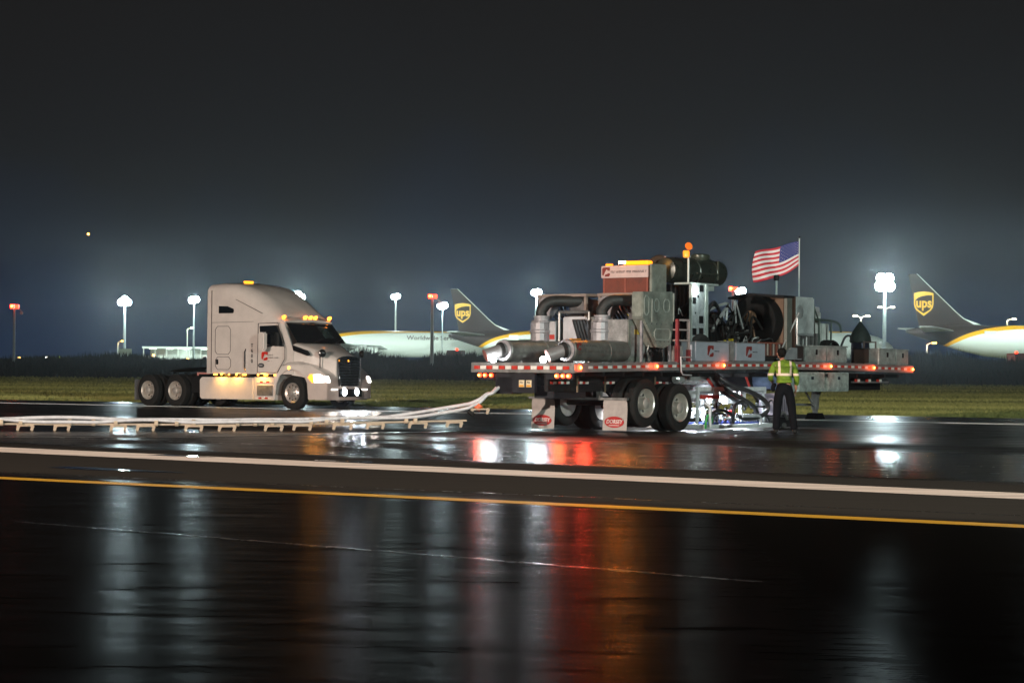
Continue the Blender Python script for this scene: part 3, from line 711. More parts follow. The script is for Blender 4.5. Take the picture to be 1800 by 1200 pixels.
# windscreen: curved dark sheet with a thin black surround
def ws_pt(a, b, off):       # a -1..1 across, b 0 (base) .. 1 (top)
    z = 2.03 + .66 * b; w = 1.10 - .08 * b
    x = .04 - .60 * b + .16 * (1 - a * a) + off
    return (x, a * w, z)
def sheet(fn, a0, a1, b0, b1, off, na=14, nb=6, th=.012):
    s_ = MB(); G = []
    for side in (0, -th):
        for j in range(nb + 1):
            for i in range(na + 1): s_.v.append(fn(a0 + (a1 - a0) * i / na, b0 + (b1 - b0) * j / nb, off + side))
    n = (na + 1) * (nb + 1); idx_ = lambda i, j, k: k * n + j * (na + 1) + i
    for k in (0, 1):
        for j in range(nb):
            for i in range(na): s_.f.append([idx_(i, j, k), idx_(i + 1, j, k), idx_(i + 1, j + 1, k), idx_(i, j + 1, k)]); s_.m.append(0)
    for i in range(na):
        for j in (0, nb): s_.f.append([idx_(i, j, 0), idx_(i + 1, j, 0), idx_(i + 1, j, 1), idx_(i, j, 1)]); s_.m.append(0)
    for j in range(nb):
        for i in (0, na): s_.f.append([idx_(i, j, 0), idx_(i, j + 1, 0), idx_(i, j + 1, 1), idx_(i, j, 1)]); s_.m.append(0)
    return s_
sheet(ws_pt, -.97, .97, .02, .98, .06).build('windscreen', glass_dark, trk, 60)
# glow painted as a paler sheet over the far half of the windscreen
sheet(ws_pt, .12, .55, .25, .8, .066, 6, 4, .004).build('windscreen_painted_glow', mat('screen_glow_paint', (.03, .05, .045), .15, 0, .5, 4), trk, 60)
wp = MB()
for a in (-.5, .35):
    wp.tube([ws_pt(a, .02, .09), ws_pt(a + .25, .12, .10), ws_pt(a + .5, .22, .10)], .012, 6)
wp.split('wiper', black_paint, trk)
# hood: lofted from the scuttle to the grille shell
def hring(x, w, zb, zt, r, crown=.05):
    P = [(w, zb), (w, (zb + zt) / 2), (w - .01, zt - r)] + [(w - r + r * cos(pi / 2 * i / 5), zt - r + r * sin(pi / 2 * i / 5)) for i in range(1, 6)] + [(w * .4, zt + crown * .8), (0, zt + crown)]
    full = [(-y, z) for y, z in P] + [(y, z) for y, z in P[-2::-1]]
    return [(x, y, z) for y, z in full]
hd = MB(); hd.rings([hring(-.12, 1.10, 1.05, 2.03, .22), hring(.2, .98, 1.0, 1.95, .25), hring(.6, .86, .9, 1.82, .25), hring(1.0, .75, .8, 1.70, .22), hring(1.25, .68, .62, 1.62, .16), hring(1.34, .64, .60, 1.58, .12)])
hd.build('hood', white_paint, trk, 45)
# cowl vent beside the hood
cv = MB(); cv.prism([(-.09, 1.96), (.5, 1.80), (.62, 1.68), (.56, 1.64), (-.06, 1.80)], FXZ, -1.10, -1.03); cv.build('cowl_vent', black_paint, trk)
# fenders with arches, each side
arch = [(-.74, .42), (-.70, .75), (-.55, 1.02), (-.28, 1.18), (0, 1.22), (.28, 1.17), (.52, 1.0), (.62, .80), (.66, .42)]
for sg in (-1, 1):
    outer = [(-.82, .62), (-.80, 1.05), (-.55, 1.32), (-.2, 1.46), (.2, 1.47), (.7, 1.36), (1.05, 1.22), (1.3, 1.08), (1.42, .85), (1.42, .34), (.66, .30)]
    poly = outer + arch[::-1]
    fd = MB(); n_ = len(poly)
    fd.rings([[(a, sg * 1.14, b_) for a, b_ in poly], [(a * .985 + .01, sg * 1.215, b_ - .02) for a, b_ in poly]] if False else
             [[(a, sg * .62, b_) for a, b_ in poly], [(a, sg * (1.10 if b_ > 1.2 else 1.17), b_) for a, b_ in poly], [(a * .985 + .01, sg * 1.20, min(b_, 1.36)) for a, b_ in poly]])
    fd.build('fender', white_paint, trk, 40, bevel=.02)
# bumper
def bprof(y):    # wraps round at the corners
    a = abs(y) / 1.2; return 1.50 - .26 * a ** 3
bm_ = MB(); R_ = []
for i in range(17):
    y = -1.2 + 2.4 * i / 16; x = bprof(y)
    R_.append([(x - .30, y, .30), (x - .02, y, .30), (x, y, .36), (x - .01, y, .60), (x - .05, y, .72), (x - .30, y, .72)])
bm_.rings(R_); bm_.build('bumper', white_paint, trk, 40)
bi = MB(); R_ = []
for i in range(9):
    y = -.62 + 1.24 * i / 8; x = bprof(y) + .012
    R_.append([(x - .1, y, .40), (x, y, .40), (x - .01, y, .64), (x - .1, y, .64)])
bi.rings(R_); bi.build('bumper_opening', black_paint, trk, 40)
# grille with chrome surround
gr = MB()
gp = [(-.60, 1.56), (-.3, 1.63), (0, 1.65), (.3, 1.63), (.60, 1.56), (.56, 1.1), (.47, .70), (-.47, .70), (-.56, 1.1)]
gr.prism(gp, FYZ, 1.32, 1.41); gs = gr.build('grille', mat('grille_mesh', (.03, .04, .05), .25, .6, .4, 30), trk, 30)
bars = MB()
for i in range(9): 
    z = .80 + i * .085; hw = .47 + .1 * min(1, (z - .7) / .5)
    bars.box(1.411, 1.425, -hw, hw, z, z + .018)
bars.build('grille_bars', mat('grille_bar', (.045, .055, .065), .3, .6, .2), gs)
sr = MB()
for sg in (-1, 1): sr.tube([(1.40, sg * .62, 1.56), (1.43, sg * .60, 1.3), (1.44, sg * .57, 1.1), (1.44, sg * .49, .72)], .026, 8)
sr.tube([(1.43, 0, 1.50), (1.445, 0, 1.05)], .016, 8); sr.build('grille_surround', chrome, gs, 40)
MB().lathe((1.41, -.06, 1.50), (1, 0, 0), [(0, .035), (.02, .03)], 12).build('grille_lamp', emit('amber_small', (1, .40, .03), 2.2), gs)
MB().lathe((1.40, -.55, 1.50), (1, 0, 0), [(0, .03), (.02, .025)], 12).build('grille_lamp', emit('amber_small', (1, .40, .03), 2.2), gs)
# head lamps
for sg in (-1, 1):
    hl = MB(); P = [(.72, .99), (.86, 1.10), (1.12, 1.12), (1.36, 1.02), (1.46, .84), (1.30, .80), (.88, .80)]
    hl.prism(P, FXZ, sg * 1.0, sg * 1.222); h_ = hl.build('headlight', emit('headlight', (1.0, .93, .86), 3.0), trk, 30, bevel=.03)
    ti = MB(); ti.prism([(.68, .98), (.76, 1.08), (.86, 1.08), (.90, .84), (.84, .82)], FXZ, sg * 1.1, sg * 1.229); ti.build('turn_signal', emit('turn_signal', (1, .33, .02), 3.0), h_, 30)
    fl_ = MB(); fl_.lathe((1.46, sg * .33, .54), (1, 0, 0), [(0, .11), (.04, .11), (.06, .09)], 20)
    f_ = fl_.build('fog_light', emit('fog_light_%d' % sg, (.86, .94, 1.0), 120 if sg < 0 else 40), trk, 30)
    slight('beam', (1.75, sg * .33, .60), (12, sg * .33 - 7.5, .1), 260 if sg < 0 else 120, (.80, .90, 1.0), .06, 78, trk)
    slight('beam', (1.60, sg * 1.12, .93), (14, sg * 1.6 - 5.0, .0), 50, (1, .88, .76), .07, 70, trk)
    lb = MB(); lb.box(1.38, 1.44, sg * .72 - .10 * sg, sg * .98, .60, .645); lb.build('bumper_lamp', emit('bumper_lamp', (1, .95, .88), 2.5), trk)
MB().box(1.475, 1.485, -.13, .15, .44, .60).build('number_plate', mat('plate_tan', (.55, .32, .16), .5), trk, bevel=.004)
# side glass, mirror, doors
yS = -1.20
MB().prism([(-1.42, 2.56), (-.68, 2.58), (-.52, 2.30), (-.40, 2.04), (-.40, 1.93), (-.80, 1.94), (-1.36, 2.06)], FXZ, -1.235, -1.12).build('side_window', glass_dark, trk, bevel=.012)
MB().prism([(-1.42, 2.56), (-.68, 2.58), (-.52, 2.30), (-.40, 2.04), (-.40, 1.93), (-.80, 1.94), (-1.36, 2.06)], FXZ, 1.12, 1.235).build('side_window', glass_dark, trk, bevel=.012)
for sg in (-1, 1):
    m_ = MB(); m_.box(-1.12, -.86, sg * 1.50 - .10, sg * 1.50 + .10, 1.80, 2.36); mi_ = m_.build('mirror', white_paint, trk, bevel=.04)
    a_ = MB(); a_.tube([(-.90, sg * 1.15, 2.35), (-.97, sg * 1.48, 2.28)], .025, 8); a_.tube([(-.90, sg * 1.15, 1.95), (-.97, sg * 1.48, 1.93)], .025, 8); a_.build('mirror_arm', black_paint, mi_)
    hm = MB(); hm.lathe((1.05, sg * 1.02, 1.72), (.5, sg * .6, 0), [(-.08, .05), (-.02, .11), (.06, .12), (.09, .08)], 16); h_ = hm.build('hood_mirror', mat('mirror_black', (.01, .01, .01), .15), trk, 40)
    a_ = MB(); a_.tube([(.95, sg * 1.0, 1.66), (.93, sg * .97, 1.35), (.90, sg * .93, 1.2)], .018, 8); a_.build('mirror_arm', black_paint, h_)
MB().prism([(-3.28, 3.22), (-2.86, 3.21), (-2.58, 3.12), (-2.56, 3.04), (-2.60, 2.95), (-3.28, 2.95)], FXZ, -1.232, -1.19).build('sleeper_window', glass_dark, trk, bevel=.02)
seam = mat('panel_gap', (.10, .09, .085), .8)
def outline(P, name, w=.008, y=-1.226):
    o = MB()
    for i in range(len(P)):
        a, b_ = Vector(P[i]), Vector(P[(i + 1) % len(P)]); d_ = (b_ - a).normalized(); n = Vector((-d_.y, d_.x)) * w
        o.prism([tuple(a - n), tuple(b_ - n), tuple(b_ + n), tuple(a + n)], FXZ, y, y + .02)
    return o.build(name, seam, trk)
def rr(x0, x1, z0, z1, r=.1):
    return [(x0 + r, z0), (x1 - r, z0), (x1, z0 + r), (x1, z1 - r), (x1 - r, z1), (x0 + r, z1), (x0, z1 - r), (x0, z0 + r)]
outline(rr(-3.42, -2.72, 1.68, 2.56), 'sleeper_door'); outline(rr(-3.40, -2.70, 1.20, 1.60), 'locker_door')
outline([(-1.50, 1.12), (-.62, 1.12), (-.30, 1.55), (-.30, 1.86), (-.62, 2.66), (-1.48, 2.64)], 'door')
outline([(-3.6, 1.10), (-3.6, 3.70)], 'panel_seam', .006); outline([(-3.6, 2.68), (-1.7, 2.70)], 'panel_seam', .005); outline([(-2.5, 3.40), (-1.3, 2.95)], 'panel_seam', .006)
for z0, z1 in ((2.60, 2.66), (1.98, 2.18), (1.52, 1.60)):
    pass
hl_ = MB(); hl_.box(-3.36, -3.26, -1.245, -1.228, 1.36, 1.52); hl_.build('door_handle', black_paint, trk, bevel=.01)
hl_ = MB(); hl_.box(-1.44, -1.28, -1.24, -1.228, 1.84, 1.90); hl_.build('door_handle', black_paint, trk, bevel=.01)
gb = MB(); gb.tube([(-2.02, -1.22, 1.15), (-2.02, -1.28, 1.25), (-2.02, -1.28, 1.75), (-2.02, -1.22, 1.85)], .018, 8); gb.build('grab_rail', chrome, trk, 40)
def scribble(parent, x, z, length, h, y, m_, fx=None, seed=1):
    """a line of lettering too small to read: uneven strokes"""
    r_ = random.Random(int(abs(x) * 100 + abs(z) * 37) + seed); q = MB(); p = 0.0
    fx = fx or (lambda a, b_, d_: (x + a, y + d_, z + b_))
    while p < length:
        w = r_.uniform(.25, .6) * h
        if r_.random() < .16: p += h * .7; continue
        k = r_.random()
        q.prism([(p, -h / 2), (p + w * .35, -h / 2), (p + w * .35, h / 2), (p, h / 2)], fx, 0, .003)
        if k > .35: q.prism([(p + w * .35, h * .25), (p + w, h * .25), (p + w, h / 2), (p + w * .35, h / 2)], fx, 0, .003)
        if k < .7: q.prism([(p + w * .35, -h / 2), (p + w, -h / 2), (p + w, -h * .25), (p + w * .35, -h * .25)], fx, 0, .003)
        p += w + h * .22
    return q.build('lettering', m_, parent)
# fleet number, red mark, small writing and oval badge
Fs = lambda x, z, y=-1.229: frame((x, y, z), (1, 0, 0), (0, 0, 1))
for ch_, zz in zip('T680', (1.95, 1.79, 1.63, 1.47)): text(ch_, .16, 'lettering', dark_mark, trk, Fs(-1.74, zz), bold=.003)
def c_mark(parent, fn, s_, m_red, m_white, nm='red_emblem'):
    """squared C with a slanted white stroke; fn(a, b, d) maps unit square"""
    q = MB()
    C_ = [(-.36, .5), (.5, .5), (.5, .14), (.22, .14), (.16, .26), (.0, .26), (-.36, -.40), (-.5, -.32), (-.5, .36)]
    D_ = [(-.06, -.24), (.16, -.24), (.24, -.14), (.5, -.14), (.5, -.36), (.36, -.5), (-.20, -.5)]
    for P in (C_, D_): q.prism([(a * s_, b * s_) for a, b in P], fn, 0, .004)
    return q.build(nm, m_red, parent)
c_mark(trk, lambda a, b, d_: (-1.18 + a, -1.231 + d_, 1.63 + b), .26, mat('bright_red', (.75, .035, .02), .4), None)
scribble(trk, -1.04, 1.66, .22, .035, -1.229, dark_mark); scribble(trk, -1.0, 1.585, .42, .030, -1.229, dark_mark); scribble(trk, -1.03, 1.48, .20, .026, -1.229, dark_mark)
ov = MB(); ov.prism([(-1.33 + .13 * cos(2 * pi * i / 24), 1.34 + .07 * sin(2 * pi * i / 24)) for i in range(24)], FXZ, -1.232, -1.226); ob_ = ov.build('oval_badge', dark_mark, trk)
ov = MB(); ov.prism([(-1.33 + .09 * cos(2 * pi * i / 24), 1.34 + .02 * sin(2 * pi * i / 24)) for i in range(24)], FXZ, -1.236, -1.233); ov.build('badge_stripe', white_sign, ob_)
# skirts, steps, lamps along the skirt
sk = MB(); sk.prism([(-4.16, .34), (-4.10, .27), (-1.72, .27), (-1.72, .96), (-4.08, .96), (-4.17, .88)], FXZ, -1.19, -.72); sk.build('side_fairing', white_paint, trk, 30, bevel=.02)
sk = MB(); sk.prism([(-4.16, .34), (-4.10, .27), (-1.72, .27), (-1.72, .96), (-4.08, .96), (-4.17, .88)], FXZ, .72, 1.19); sk.build('side_fairing', white_paint, trk, 30, bevel=.02)
for sg in (-1, 1):
    st = MB(); st.prism([(-1.715, .27), (-.80, .27), (-.80, .80), (-.70, .98), (-1.715, .98)], FXZ, sg * .72, sg * 1.16); so = st.build('step_fairing', white_paint, trk, 30, bevel=.015)
    s2 = MB(); s2.box(-1.56, -.86, sg * 1.165 - .012, sg * 1.165 + .012, .40, .72); s2.build('step_panel', grey_alu, so, bevel=.01)
tp = MB()
for i, x in enumerate([-1.56, -1.42, -1.28, -1.14, -1.0]): 
    tp.box(x, x + .13, -1.182, -1.178, .80, .85, i % 2); tp.box(x - .06, x + .07, -1.182, -1.178, .30, .35, i % 2)
tp.box(-4.93, -4.30, -.60, -.58, 1.0, 1.10, 2); tp.build('reflective_tape', [tape_white, tape_red, mat('tape_pink', (.6, .25, .22), .5)], trk)
MB().box(-3.70, -.70, -1.17, -.6, .985, 1.065).build('skirt_shadow_gap', black_paint, trk)
am = emit('amber_marker', (1, .42, .05), 7.0)
mk = [-3.38, -3.10, -2.76, -2.42, -2.06, -1.45, -1.10, -.72]
for i, x in enumerate(mk):
    w = .09 if i in (0, 4, 6) else .04
    MB().box(x - w, x + w, -1.245, -1.225, 1.02, 1.065).build('side_lamp', am, trk, bevel=.008)
for x in (-3.1, -2.4, -1.3): 
    slight('lamp', (x, -1.34, 1.06), (x, -.9, .2), 26, (1, .50, .08), .05, 150, trk)
MB().lathe((-.13, -1.16, 1.27), (0, -1, 0), [(0, .05), (.05, .05), (.07, .03)], 12).build('fender_lamp', am, trk, 40)
for yy in (-1.0, -.22, 0, .22, 1.0):
    big = abs(yy) > .5
    MB().lathe((-.56 + .16 * (1 - yy * yy), yy, 2.84), (.6, 0, .3), [(-.05, .06), (.03, .05 if big else .045), (.06, .03)], 12).build('roof_lamp', emit('roof_lamp', (1, .25, .02), 8), trk, 40)
slight('lamp', (-.2, 0, 2.92), (10, -9, 0), 45, (1, .36, .03), .08, 70, trk)
MB().box(-3.1, -2.95, -.35, .0, 3.96, 4.02).build('roof_beacon', emit('roof_beacon', (1, .40, .02), 2.2), trk, bevel=.02)
# chassis
ch = MB()
for sg in (-1, 1): ch.box(-7.15, -3.6, sg * .43 - .04, sg * .43 + .04, .72, 1.0)
for x in (-7.1, -6.0, -4.5): ch.box(x - .05, x + .05, -.40, .40, .75, .95)
ch.box(-3.6, 1.1, -.47, -.39, .55, .85); ch.box(-3.6, 1.1, .39, .47, .55, .85)
for x in (-6.62, -5.30, 0): ch.cyl((x, -1.0, .51), (x, 1.0, .51), .08)
ch.build('chassis_frame', dark_metal, trk)
ck = MB(); ck.box(-4.35, -3.88, -1.05, 1.05, 1.0, 1.05); ck.box(-4.75, -4.2, -1.0, -.5, .45, .95); ck.split('catwalk', dark_metal, trk)
fw = MB(); fw.prism([(-6.4, 1.12), (-5.4, 1.22), (-5.4, 1.27), (-6.4, 1.16)], FXZ, -.45, .45); fw.build('fifth_wheel', dark_metal, trk, bevel=.02)
MB().box(-3.90, -3.87, -1.1, 1.1, 1.1, 3.6).build('sleeper_back', mat('cab_back', (.08, .075, .07), .6), trk)
mf = MB()
for sg in (-1, 1):
    mf.box(-7.28, -7.26, sg * 1.2 - (.6 if sg > 0 else 0), sg * 1.2 + (0 if sg > 0 else .6), .18, .85)
mf.split('mudflap', mat('mudflap_grey', (.16, .15, .15), .7), trk)
for sg in (-1, 1):
    make_wheel(trk, 0, sg * 1.19, .51, sg, .515, .30, steer=True, rim_mat=mat('steer_rim', (.62, .55, .50), .34, .6, .2, 9))
    for x in (-6.62, -5.30):
        make_wheel(trk, x, sg * 1.22, .51, sg); make_wheel(trk, x, sg * .90, .51, sg)

# the nose narrows and shortens towards the bumper
def taper(o):
    for v_ in o.data.vertices:
        x, y, z = v_.co
        if x > .25:
            t_ = min(1, (x - .25) / 1.1); t_ = t_ * t_ * (3 - 2 * t_)
            v_.co = (.25 + (x - .25) * .88, y * (1 - .19 * t_), z)
    o.data.update()
def nose(o):
    for c_ in children(o):
        if c_.type == 'MESH': taper(c_); nose(c_)
        elif c_.type == 'LIGHT' and c_.location.x > .5: c_.location = (c_.location.x * .93, c_.location.y * .81, c_.location.z)
nose(trk)
# ------------------------------------------------------------------ flatbed trailer (local x forward from the tail, y left from the near side)
TL_O, TL_R = (1.2603, 42.4774), .9147
def tw(u, v, z=0.0): return (TL_O[0] + cos(TL_R) * u - sin(TL_R) * v, TL_O[1] + sin(TL_R) * u + cos(TL_R) * v, z)
def camber(u):
    T_ = [(0, 1.315), (1.7, 1.345), (4.95, 1.395), (7.0, 1.412), (8.5, 1.417), (11, 1.405), (14.31, 1.36)]
    for (a, za), (b_, zb) in zip(T_, T_[1:]):
        if u <= b_: return za + (zb - za) * (u - a) / (b_ - a)
    return 1.36
def on_trailer(name, label, cat, u, v, z, group=None):
    return thing(name, label, cat, tw(u, v, z), TL_R, group)
def seat(t, u, v, z):
    for c in children(t): c.location = Vector(c.location) - Vector((u, v, z))
    return t
LT, WT = 14.31, 2.6
trl = thing('flatbed_trailer', 'long arched flatbed trailer carrying vacuum and washing machinery, two tailflaps', 'trailer', tw(0, 0), TL_R)
dk = MB(); US = [i * LT / 30 for i in range(31)]
dk.rings([[(u, .04, camber(u) - .07), (u, WT - .04, camber(u) - .07), (u, WT - .04, camber(u) + .075), (u, .04, camber(u) + .075)] for u in US])
dk.build('deck', mat('deck_planks', (.10, .085, .075), .6, .1, .4, 3, .3, 20), trl)
for v0, v1 in ((0, .04), (WT - .04, WT)):
    r_ = MB()
    r_.rings([[(u, v0, camber(u) - .095), (u, v1, camber(u) - .095), (u, v1, camber(u) + .09), (u, v0, camber(u) + .09)] for u in US])
    s_ = -1 if v0 == 0 else 1; e_ = v0 if v0 == 0 else v1
    for dz in (-.09, .06): r_.rings([[(u, e_, camber(u) + dz), (u, e_ + s_ * .014, camber(u) + dz), (u, e_ + s_ * .014, camber(u) + dz + .025), (u, e_, camber(u) + dz + .025)] for u in US])
    r_.build('side_rail', deck_alu, trl)
r_ = MB(); r_.box(-.05, .0, 0, WT, 1.21, 1.41); r_.box(-.065, -.05, 0.02, WT - .02, 1.235, 1.25); r_.build('rear_rail', grey_alu, trl, bevel=.006)
tp = MB(); u = .42; k = 0
while u < LT - .25:
    if not any(abs(u + .07 - q) < .12 for q in (2.8, 5.4, 10.09, 12.2)):
        z = camber(u); tp.rings([[(u, -.004, z - .028), (u, 0, z - .028), (u, 0, z + .028), (u, -.004, z + .028)], [(u + .145, -.004, z - .028), (u + .145, 0, z - .028), (u + .145, 0, z + .028), (u + .145, -.004, z + .028)]], k % 2)
    u += .15 + (.035 if k % 2 == 0 else .0); k += 1
v = .12; k = 0
while v < WT - .15:
    tp.box(-.070, -.054, v, v + .145, 1.275, 1.345, (k + 1) % 2); v += .16; k += 1
for u0 in (.16, .42, .60, 1.06, 1.26, 2.0, 2.2, 3.2, 3.95, 4.2): 
    tp.box(u0, u0 + .10, .742, .746, .99, 1.04, 1); tp.box(u0 + .10, u0 + .21, .742, .746, .99, 1.04, 0)
tp.build('reflective_tape', [tape_white, tape_red], trl)
# main beams, crossmembers
mb_ = MB()
for v in (.75, 1.75):
    mb_.box(.1, 14.0, v, v + .10, .84, 1.24)
for i in range(20): mb_.box(.3 + i * .7, .38 + i * .7, .06, WT - .06, 1.15, 1.235)
mb_.split('beam', dark_metal, trl)
pk = MB()
for u0 in (1.03, 2.0, 3.85): pk.box(u0, u0 + .03, .70, .73, .82, 1.23)
pk.split('frame_post', mat('post_brass', (.30, .22, .15), .4, .5), trl)
# tail: dark under-ride panels, number plates, lamps
rp = MB(); rp.box(.05, .12, .10, .78, 1.08, 1.21); rp.box(.05, .14, 1.05, 2.05, .80, 1.20); rp.box(.05, .4, 1.62, 2.03, .78, 1.12); rp.box(.10, .16, 2.1, 2.5, 1.06, 1.21); rp.box(.5, 1.6, .9, 1.4, .70, .95); rp.split('tail_panel', mat('tail_black', (.012, .013, .018), .45, 0, .3), trl, bevel=.01)
for v in (1.30, 1.12):
    q = MB(); q.box(.030, .044, v, v + .13, .92, 1.06, 0); q.box(.026, .030, v + .01, v + .12, .925, .965, 1)
    pl = q.build('number_plate', [mat('plate_pale', (.75, .62, .42), .5), mat('plate_orange', (.85, .38, .03), .5)], trl)
    text('PA', .055, 'lettering', dark_mark, pl, frame((.024, v + .065, 1.01), (0, -1, 0), (0, 0, 1)), sx=1.2)
red_l = emit('tail_red', (1.0, .05, .015), 9.0); red_hot = emit('tail_core', (1, .30, .03), 45.0)
def red_lamp(p, ax, r=.05, name='tail_lamp', core=True):
    q = MB(); q.lathe(p, ax, [(-.01, r), (.02, r), (.035, r * .6)], 14); o = q.build(name, red_l, trl, 40)
    if core:
        q = MB(); q.lathe(Vector(p) + Vector(ax) * .036, ax, [(0, r * .5), (.008, r * .4)], 10); q.build('bulb', red_hot, o)
    return o
for v in (.20, .34, .49, 2.14, 2.30, 2.44): red_lamp((.04, v, 1.15), (-1, 0, 0), .045 if v < 1 else .04)
for u0 in (.10, 2.80, 5.40, 10.09, 12.20, 14.22):
    red_lamp((u0, -.012, camber(u0)), (0, -1, 0), .06 if u0 < 1 else .05, 'marker_lamp')
    plight('lamp', (u0, -.12, camber(u0)), 2.2, (1, .12, .03), .05, trl)
slight('lamp', (-.12, .34, 1.15), (-6, .3, .4), 62, (1, .10, .03), .08, 130, trl)
slight('lamp', (.1, -.14, 1.32), (-3, -6, .4), 70, (1, .06, .03), .06, 130, trl)
slight('lamp', (-.12, 2.3, 1.15), (-6, 2.3, .4), 40, (1, .10, .03), .06, 120, trl)
# suspension, axles, wheels; the rear axle is lifted
for u0, z0 in ((2.52, .60), (3.79, .50)):
    make_wheel(trl, u0, .0 + .02, z0, -1, .50, .27); make_wheel(trl, u0, .34, z0, -1, .50, .27)
    make_wheel(trl, u0, WT - .02, z0, 1, .50, .27); make_wheel(trl, u0, WT - .34, z0, 1, .50, .27)
    a_ = MB(); a_.cyl((u0, .1, z0), (u0, WT - .1, z0), .065, n=12)
    for v in (.85, 1.7): a_.cyl((u0 + .25, v, z0 + .1), (u0 + .25, v, z0 + .38), .12, n=14); a_.box(u0 - .5, u0 + .35, v - .05, v + .05, z0 + .05, z0 + .13)
    a_.build('axle', dark_metal, trl, 40)
mp_ = MB(); mp_.box(1.90, 1.96, .08, 2.60, .66, .71); mp_.box(1.90, 1.98, .75, .85, .66, .9); mp_.box(1.90, 1.98, 1.75, 1.85, .66, .9); mp_.build('mudflap_bar', steel, trl)
for v in (.10, 1.94):
    q = MB(); q.rings([[(1.925 + .012 * sin(b_ * 5), v + (.02 if b_ < .1 else 0) , .66 - b_ * .62) , (1.935 + .012 * sin(b_ * 5), v + (.02 if b_ < .1 else 0), .66 - b_ * .62), (1.935 + .012 * sin(b_ * 5), v + .60 - (.02 if b_ < .1 else 0), .66 - b_ * .62), (1.925 + .012 * sin(b_ * 5), v + .60 - (.02 if b_ < .1 else 0), .66 - b_ * .62)] for b_ in [0, .1, .3, .5, .7, .85, .96, 1.0]])
    fl_ = q.build('mudflap', mat('mudflap_white', (.40, .355, .33), .6, 0, .18, 6, .2, 40), trl, bevel=.004)
    cx, cz = v + .30, .215
    q = MB(); q.prism([(cx + .24 * cos(2 * pi * i / 30), cz + .115 * sin(2 * pi * i / 30)) for i in range(30)], FYZ, 1.900, 1.908); em = q.build('oval_emblem', mat('flap_red', (.42, .02, .02) if v < 1 else (.33, .05, .045), .5), fl_)
    text('DORSEY', .115, 'lettering', mat('flap_letter', (.7, .62, .58), .5), em, frame((1.896, cx, cz + .005), (0, -1, 0), (0, 0, 1)), shear=.25, sx=.92, bold=.002)
    q = MB(); q.box(1.895, 1.898, cx - .13, cx + .13, cz - .075, cz - .062); q.build('emblem_line', mat('flap_letter', (.7, .62, .58), .5), em)
# landing gear (raised clear of the ground)
for v in (.55, 2.05):
    lg = MB(); lg.box(10.33, 10.47, v - .07, v + .07, .40, 1.2); lg.box(10.35, 10.45, v - .05, v + .05, .30, .42)
    lo = lg.build('landing_leg', grey_alu, trl, bevel=.008)
    q = MB(); q.prism([(10.18, .16), (10.62, .16), (10.50, .31), (10.30, .31)], FXZ, v - .16, v + .16); q.build('foot', black_paint, lo, bevel=.01)
    q = MB(); q.tube([(9.55, v, 1.15), (10.36, v, .46)], .025, 8); q.tube([(10.9, v + .02, 1.15), (10.42, v, .46)], .022, 8); q.split('brace', grey_alu, lo)
q = MB(); q.tube([(10.4, .55, .5), (10.4, 2.05, .5)], .03, 8); q.build('cross_shaft', bright_steel, trl)
# under-deck tool boxes
for a, b_ in ((8.76, 9.98), (10.10, 11.14)):
    q = MB(); q.box(a, b_, .06, .68, .82, 1.27); bo = q.build('underdeck_box', mat('tread_plate', (.55, .62, .57), .35, .35, .5, 7, .6, 8), trl, bevel=.015)
    q = MB(); q.box(a + .04, b_ - .04, .048, .058, .86, 1.22); q.build('box_door', mat('tread_plate', (.42, .45, .42), .3, .8), bo, bevel=.01)
    q = MB(); q.box((a + b_) / 2 - .06, (a + b_) / 2 + .06, .034, .046, 1.10, 1.17); q.build('latch', chrome, bo, bevel=.005)
q = MB(); q.box(11.8, 13.6, .30, .36, 1.02, 1.06, 0)
for i, u0 in enumerate((11.85, 12.4, 12.95)): q.box(u0, u0 + .14, .292, .298, 1.045, 1.11, 1); q.box(u0 + .14, u0 + .27, .292, .298, 1.045, 1.11, 2)
q.build('front_guard', [grey_alu, tape_red, tape_white], trl)
# blue-ish air tank, plate and dark chute under the deck
q = MB(); q.lathe((4.35, .55, 1.10), (1, 0, 0), [(0, .05), (.05, .10), (.3, .115), (1.15, .115), (1.3, .10), (1.36, .04)], 20); q.build('air_tank', bright_steel, trl, 40)
q = MB(); q.prism([(5.95, 1.22), (7.5, 1.22), (8.2, .88), (6.9, .88)], FXZ, .8, .9); q.build('chute', black_paint, trl, bevel=.01)
q = MB(); q.lathe((7.95, .25, 1.07), (0, 1, 0), [(0, .17), (.03, .19), (.42, .19), (.45, .17)], 26); q.lathe((7.95, .235, 1.07), (0, 1, 0), [(0, .11), (.01, .12), (.02, .10)], 22)
q.build('drum_reel', mat('blue_grey_plastic', (.20, .26, .42), .4, .1, .3), trl, 40)
q = MB(); q.box(8.45, 8.68, .2, .62, .84, 1.26); q.build('side_locker', mat('blue_grey_plastic', (.20, .26, .42), .4), trl, bevel=.02)
# under-deck work lights
for u0, v0 in ((4.7, 1.2), (5.9, .45), (7.4, 1.3)):
    q = MB(); q.box(u0 - .12, u0 + .12, v0 - .06, v0 + .06, 1.10, 1.15); w_ = q.build('work_light', emit('work_light', (.9, .95, 1), 12), trl)
slight('lamp', (4.9, 1.3, 1.05), (4.9, 1.25, 0), 1200, (.86, .93, 1.0), .10, 150, trl)
slight('lamp', (5.9, .40, 1.05), (6.0, .6, 0), 900, (.86, .93, 1.0), .10, 150, trl)
slight('lamp', (6.8, 1.6, 1.05), (6.6, 1.2, 0), 1200, (.86, .93, 1.0), .10, 150, trl)
slight('lamp', (8.2, 1.3, .9), (7.6, -.6, 0), 700, (.86, .93, 1.0), .10, 120, trl)
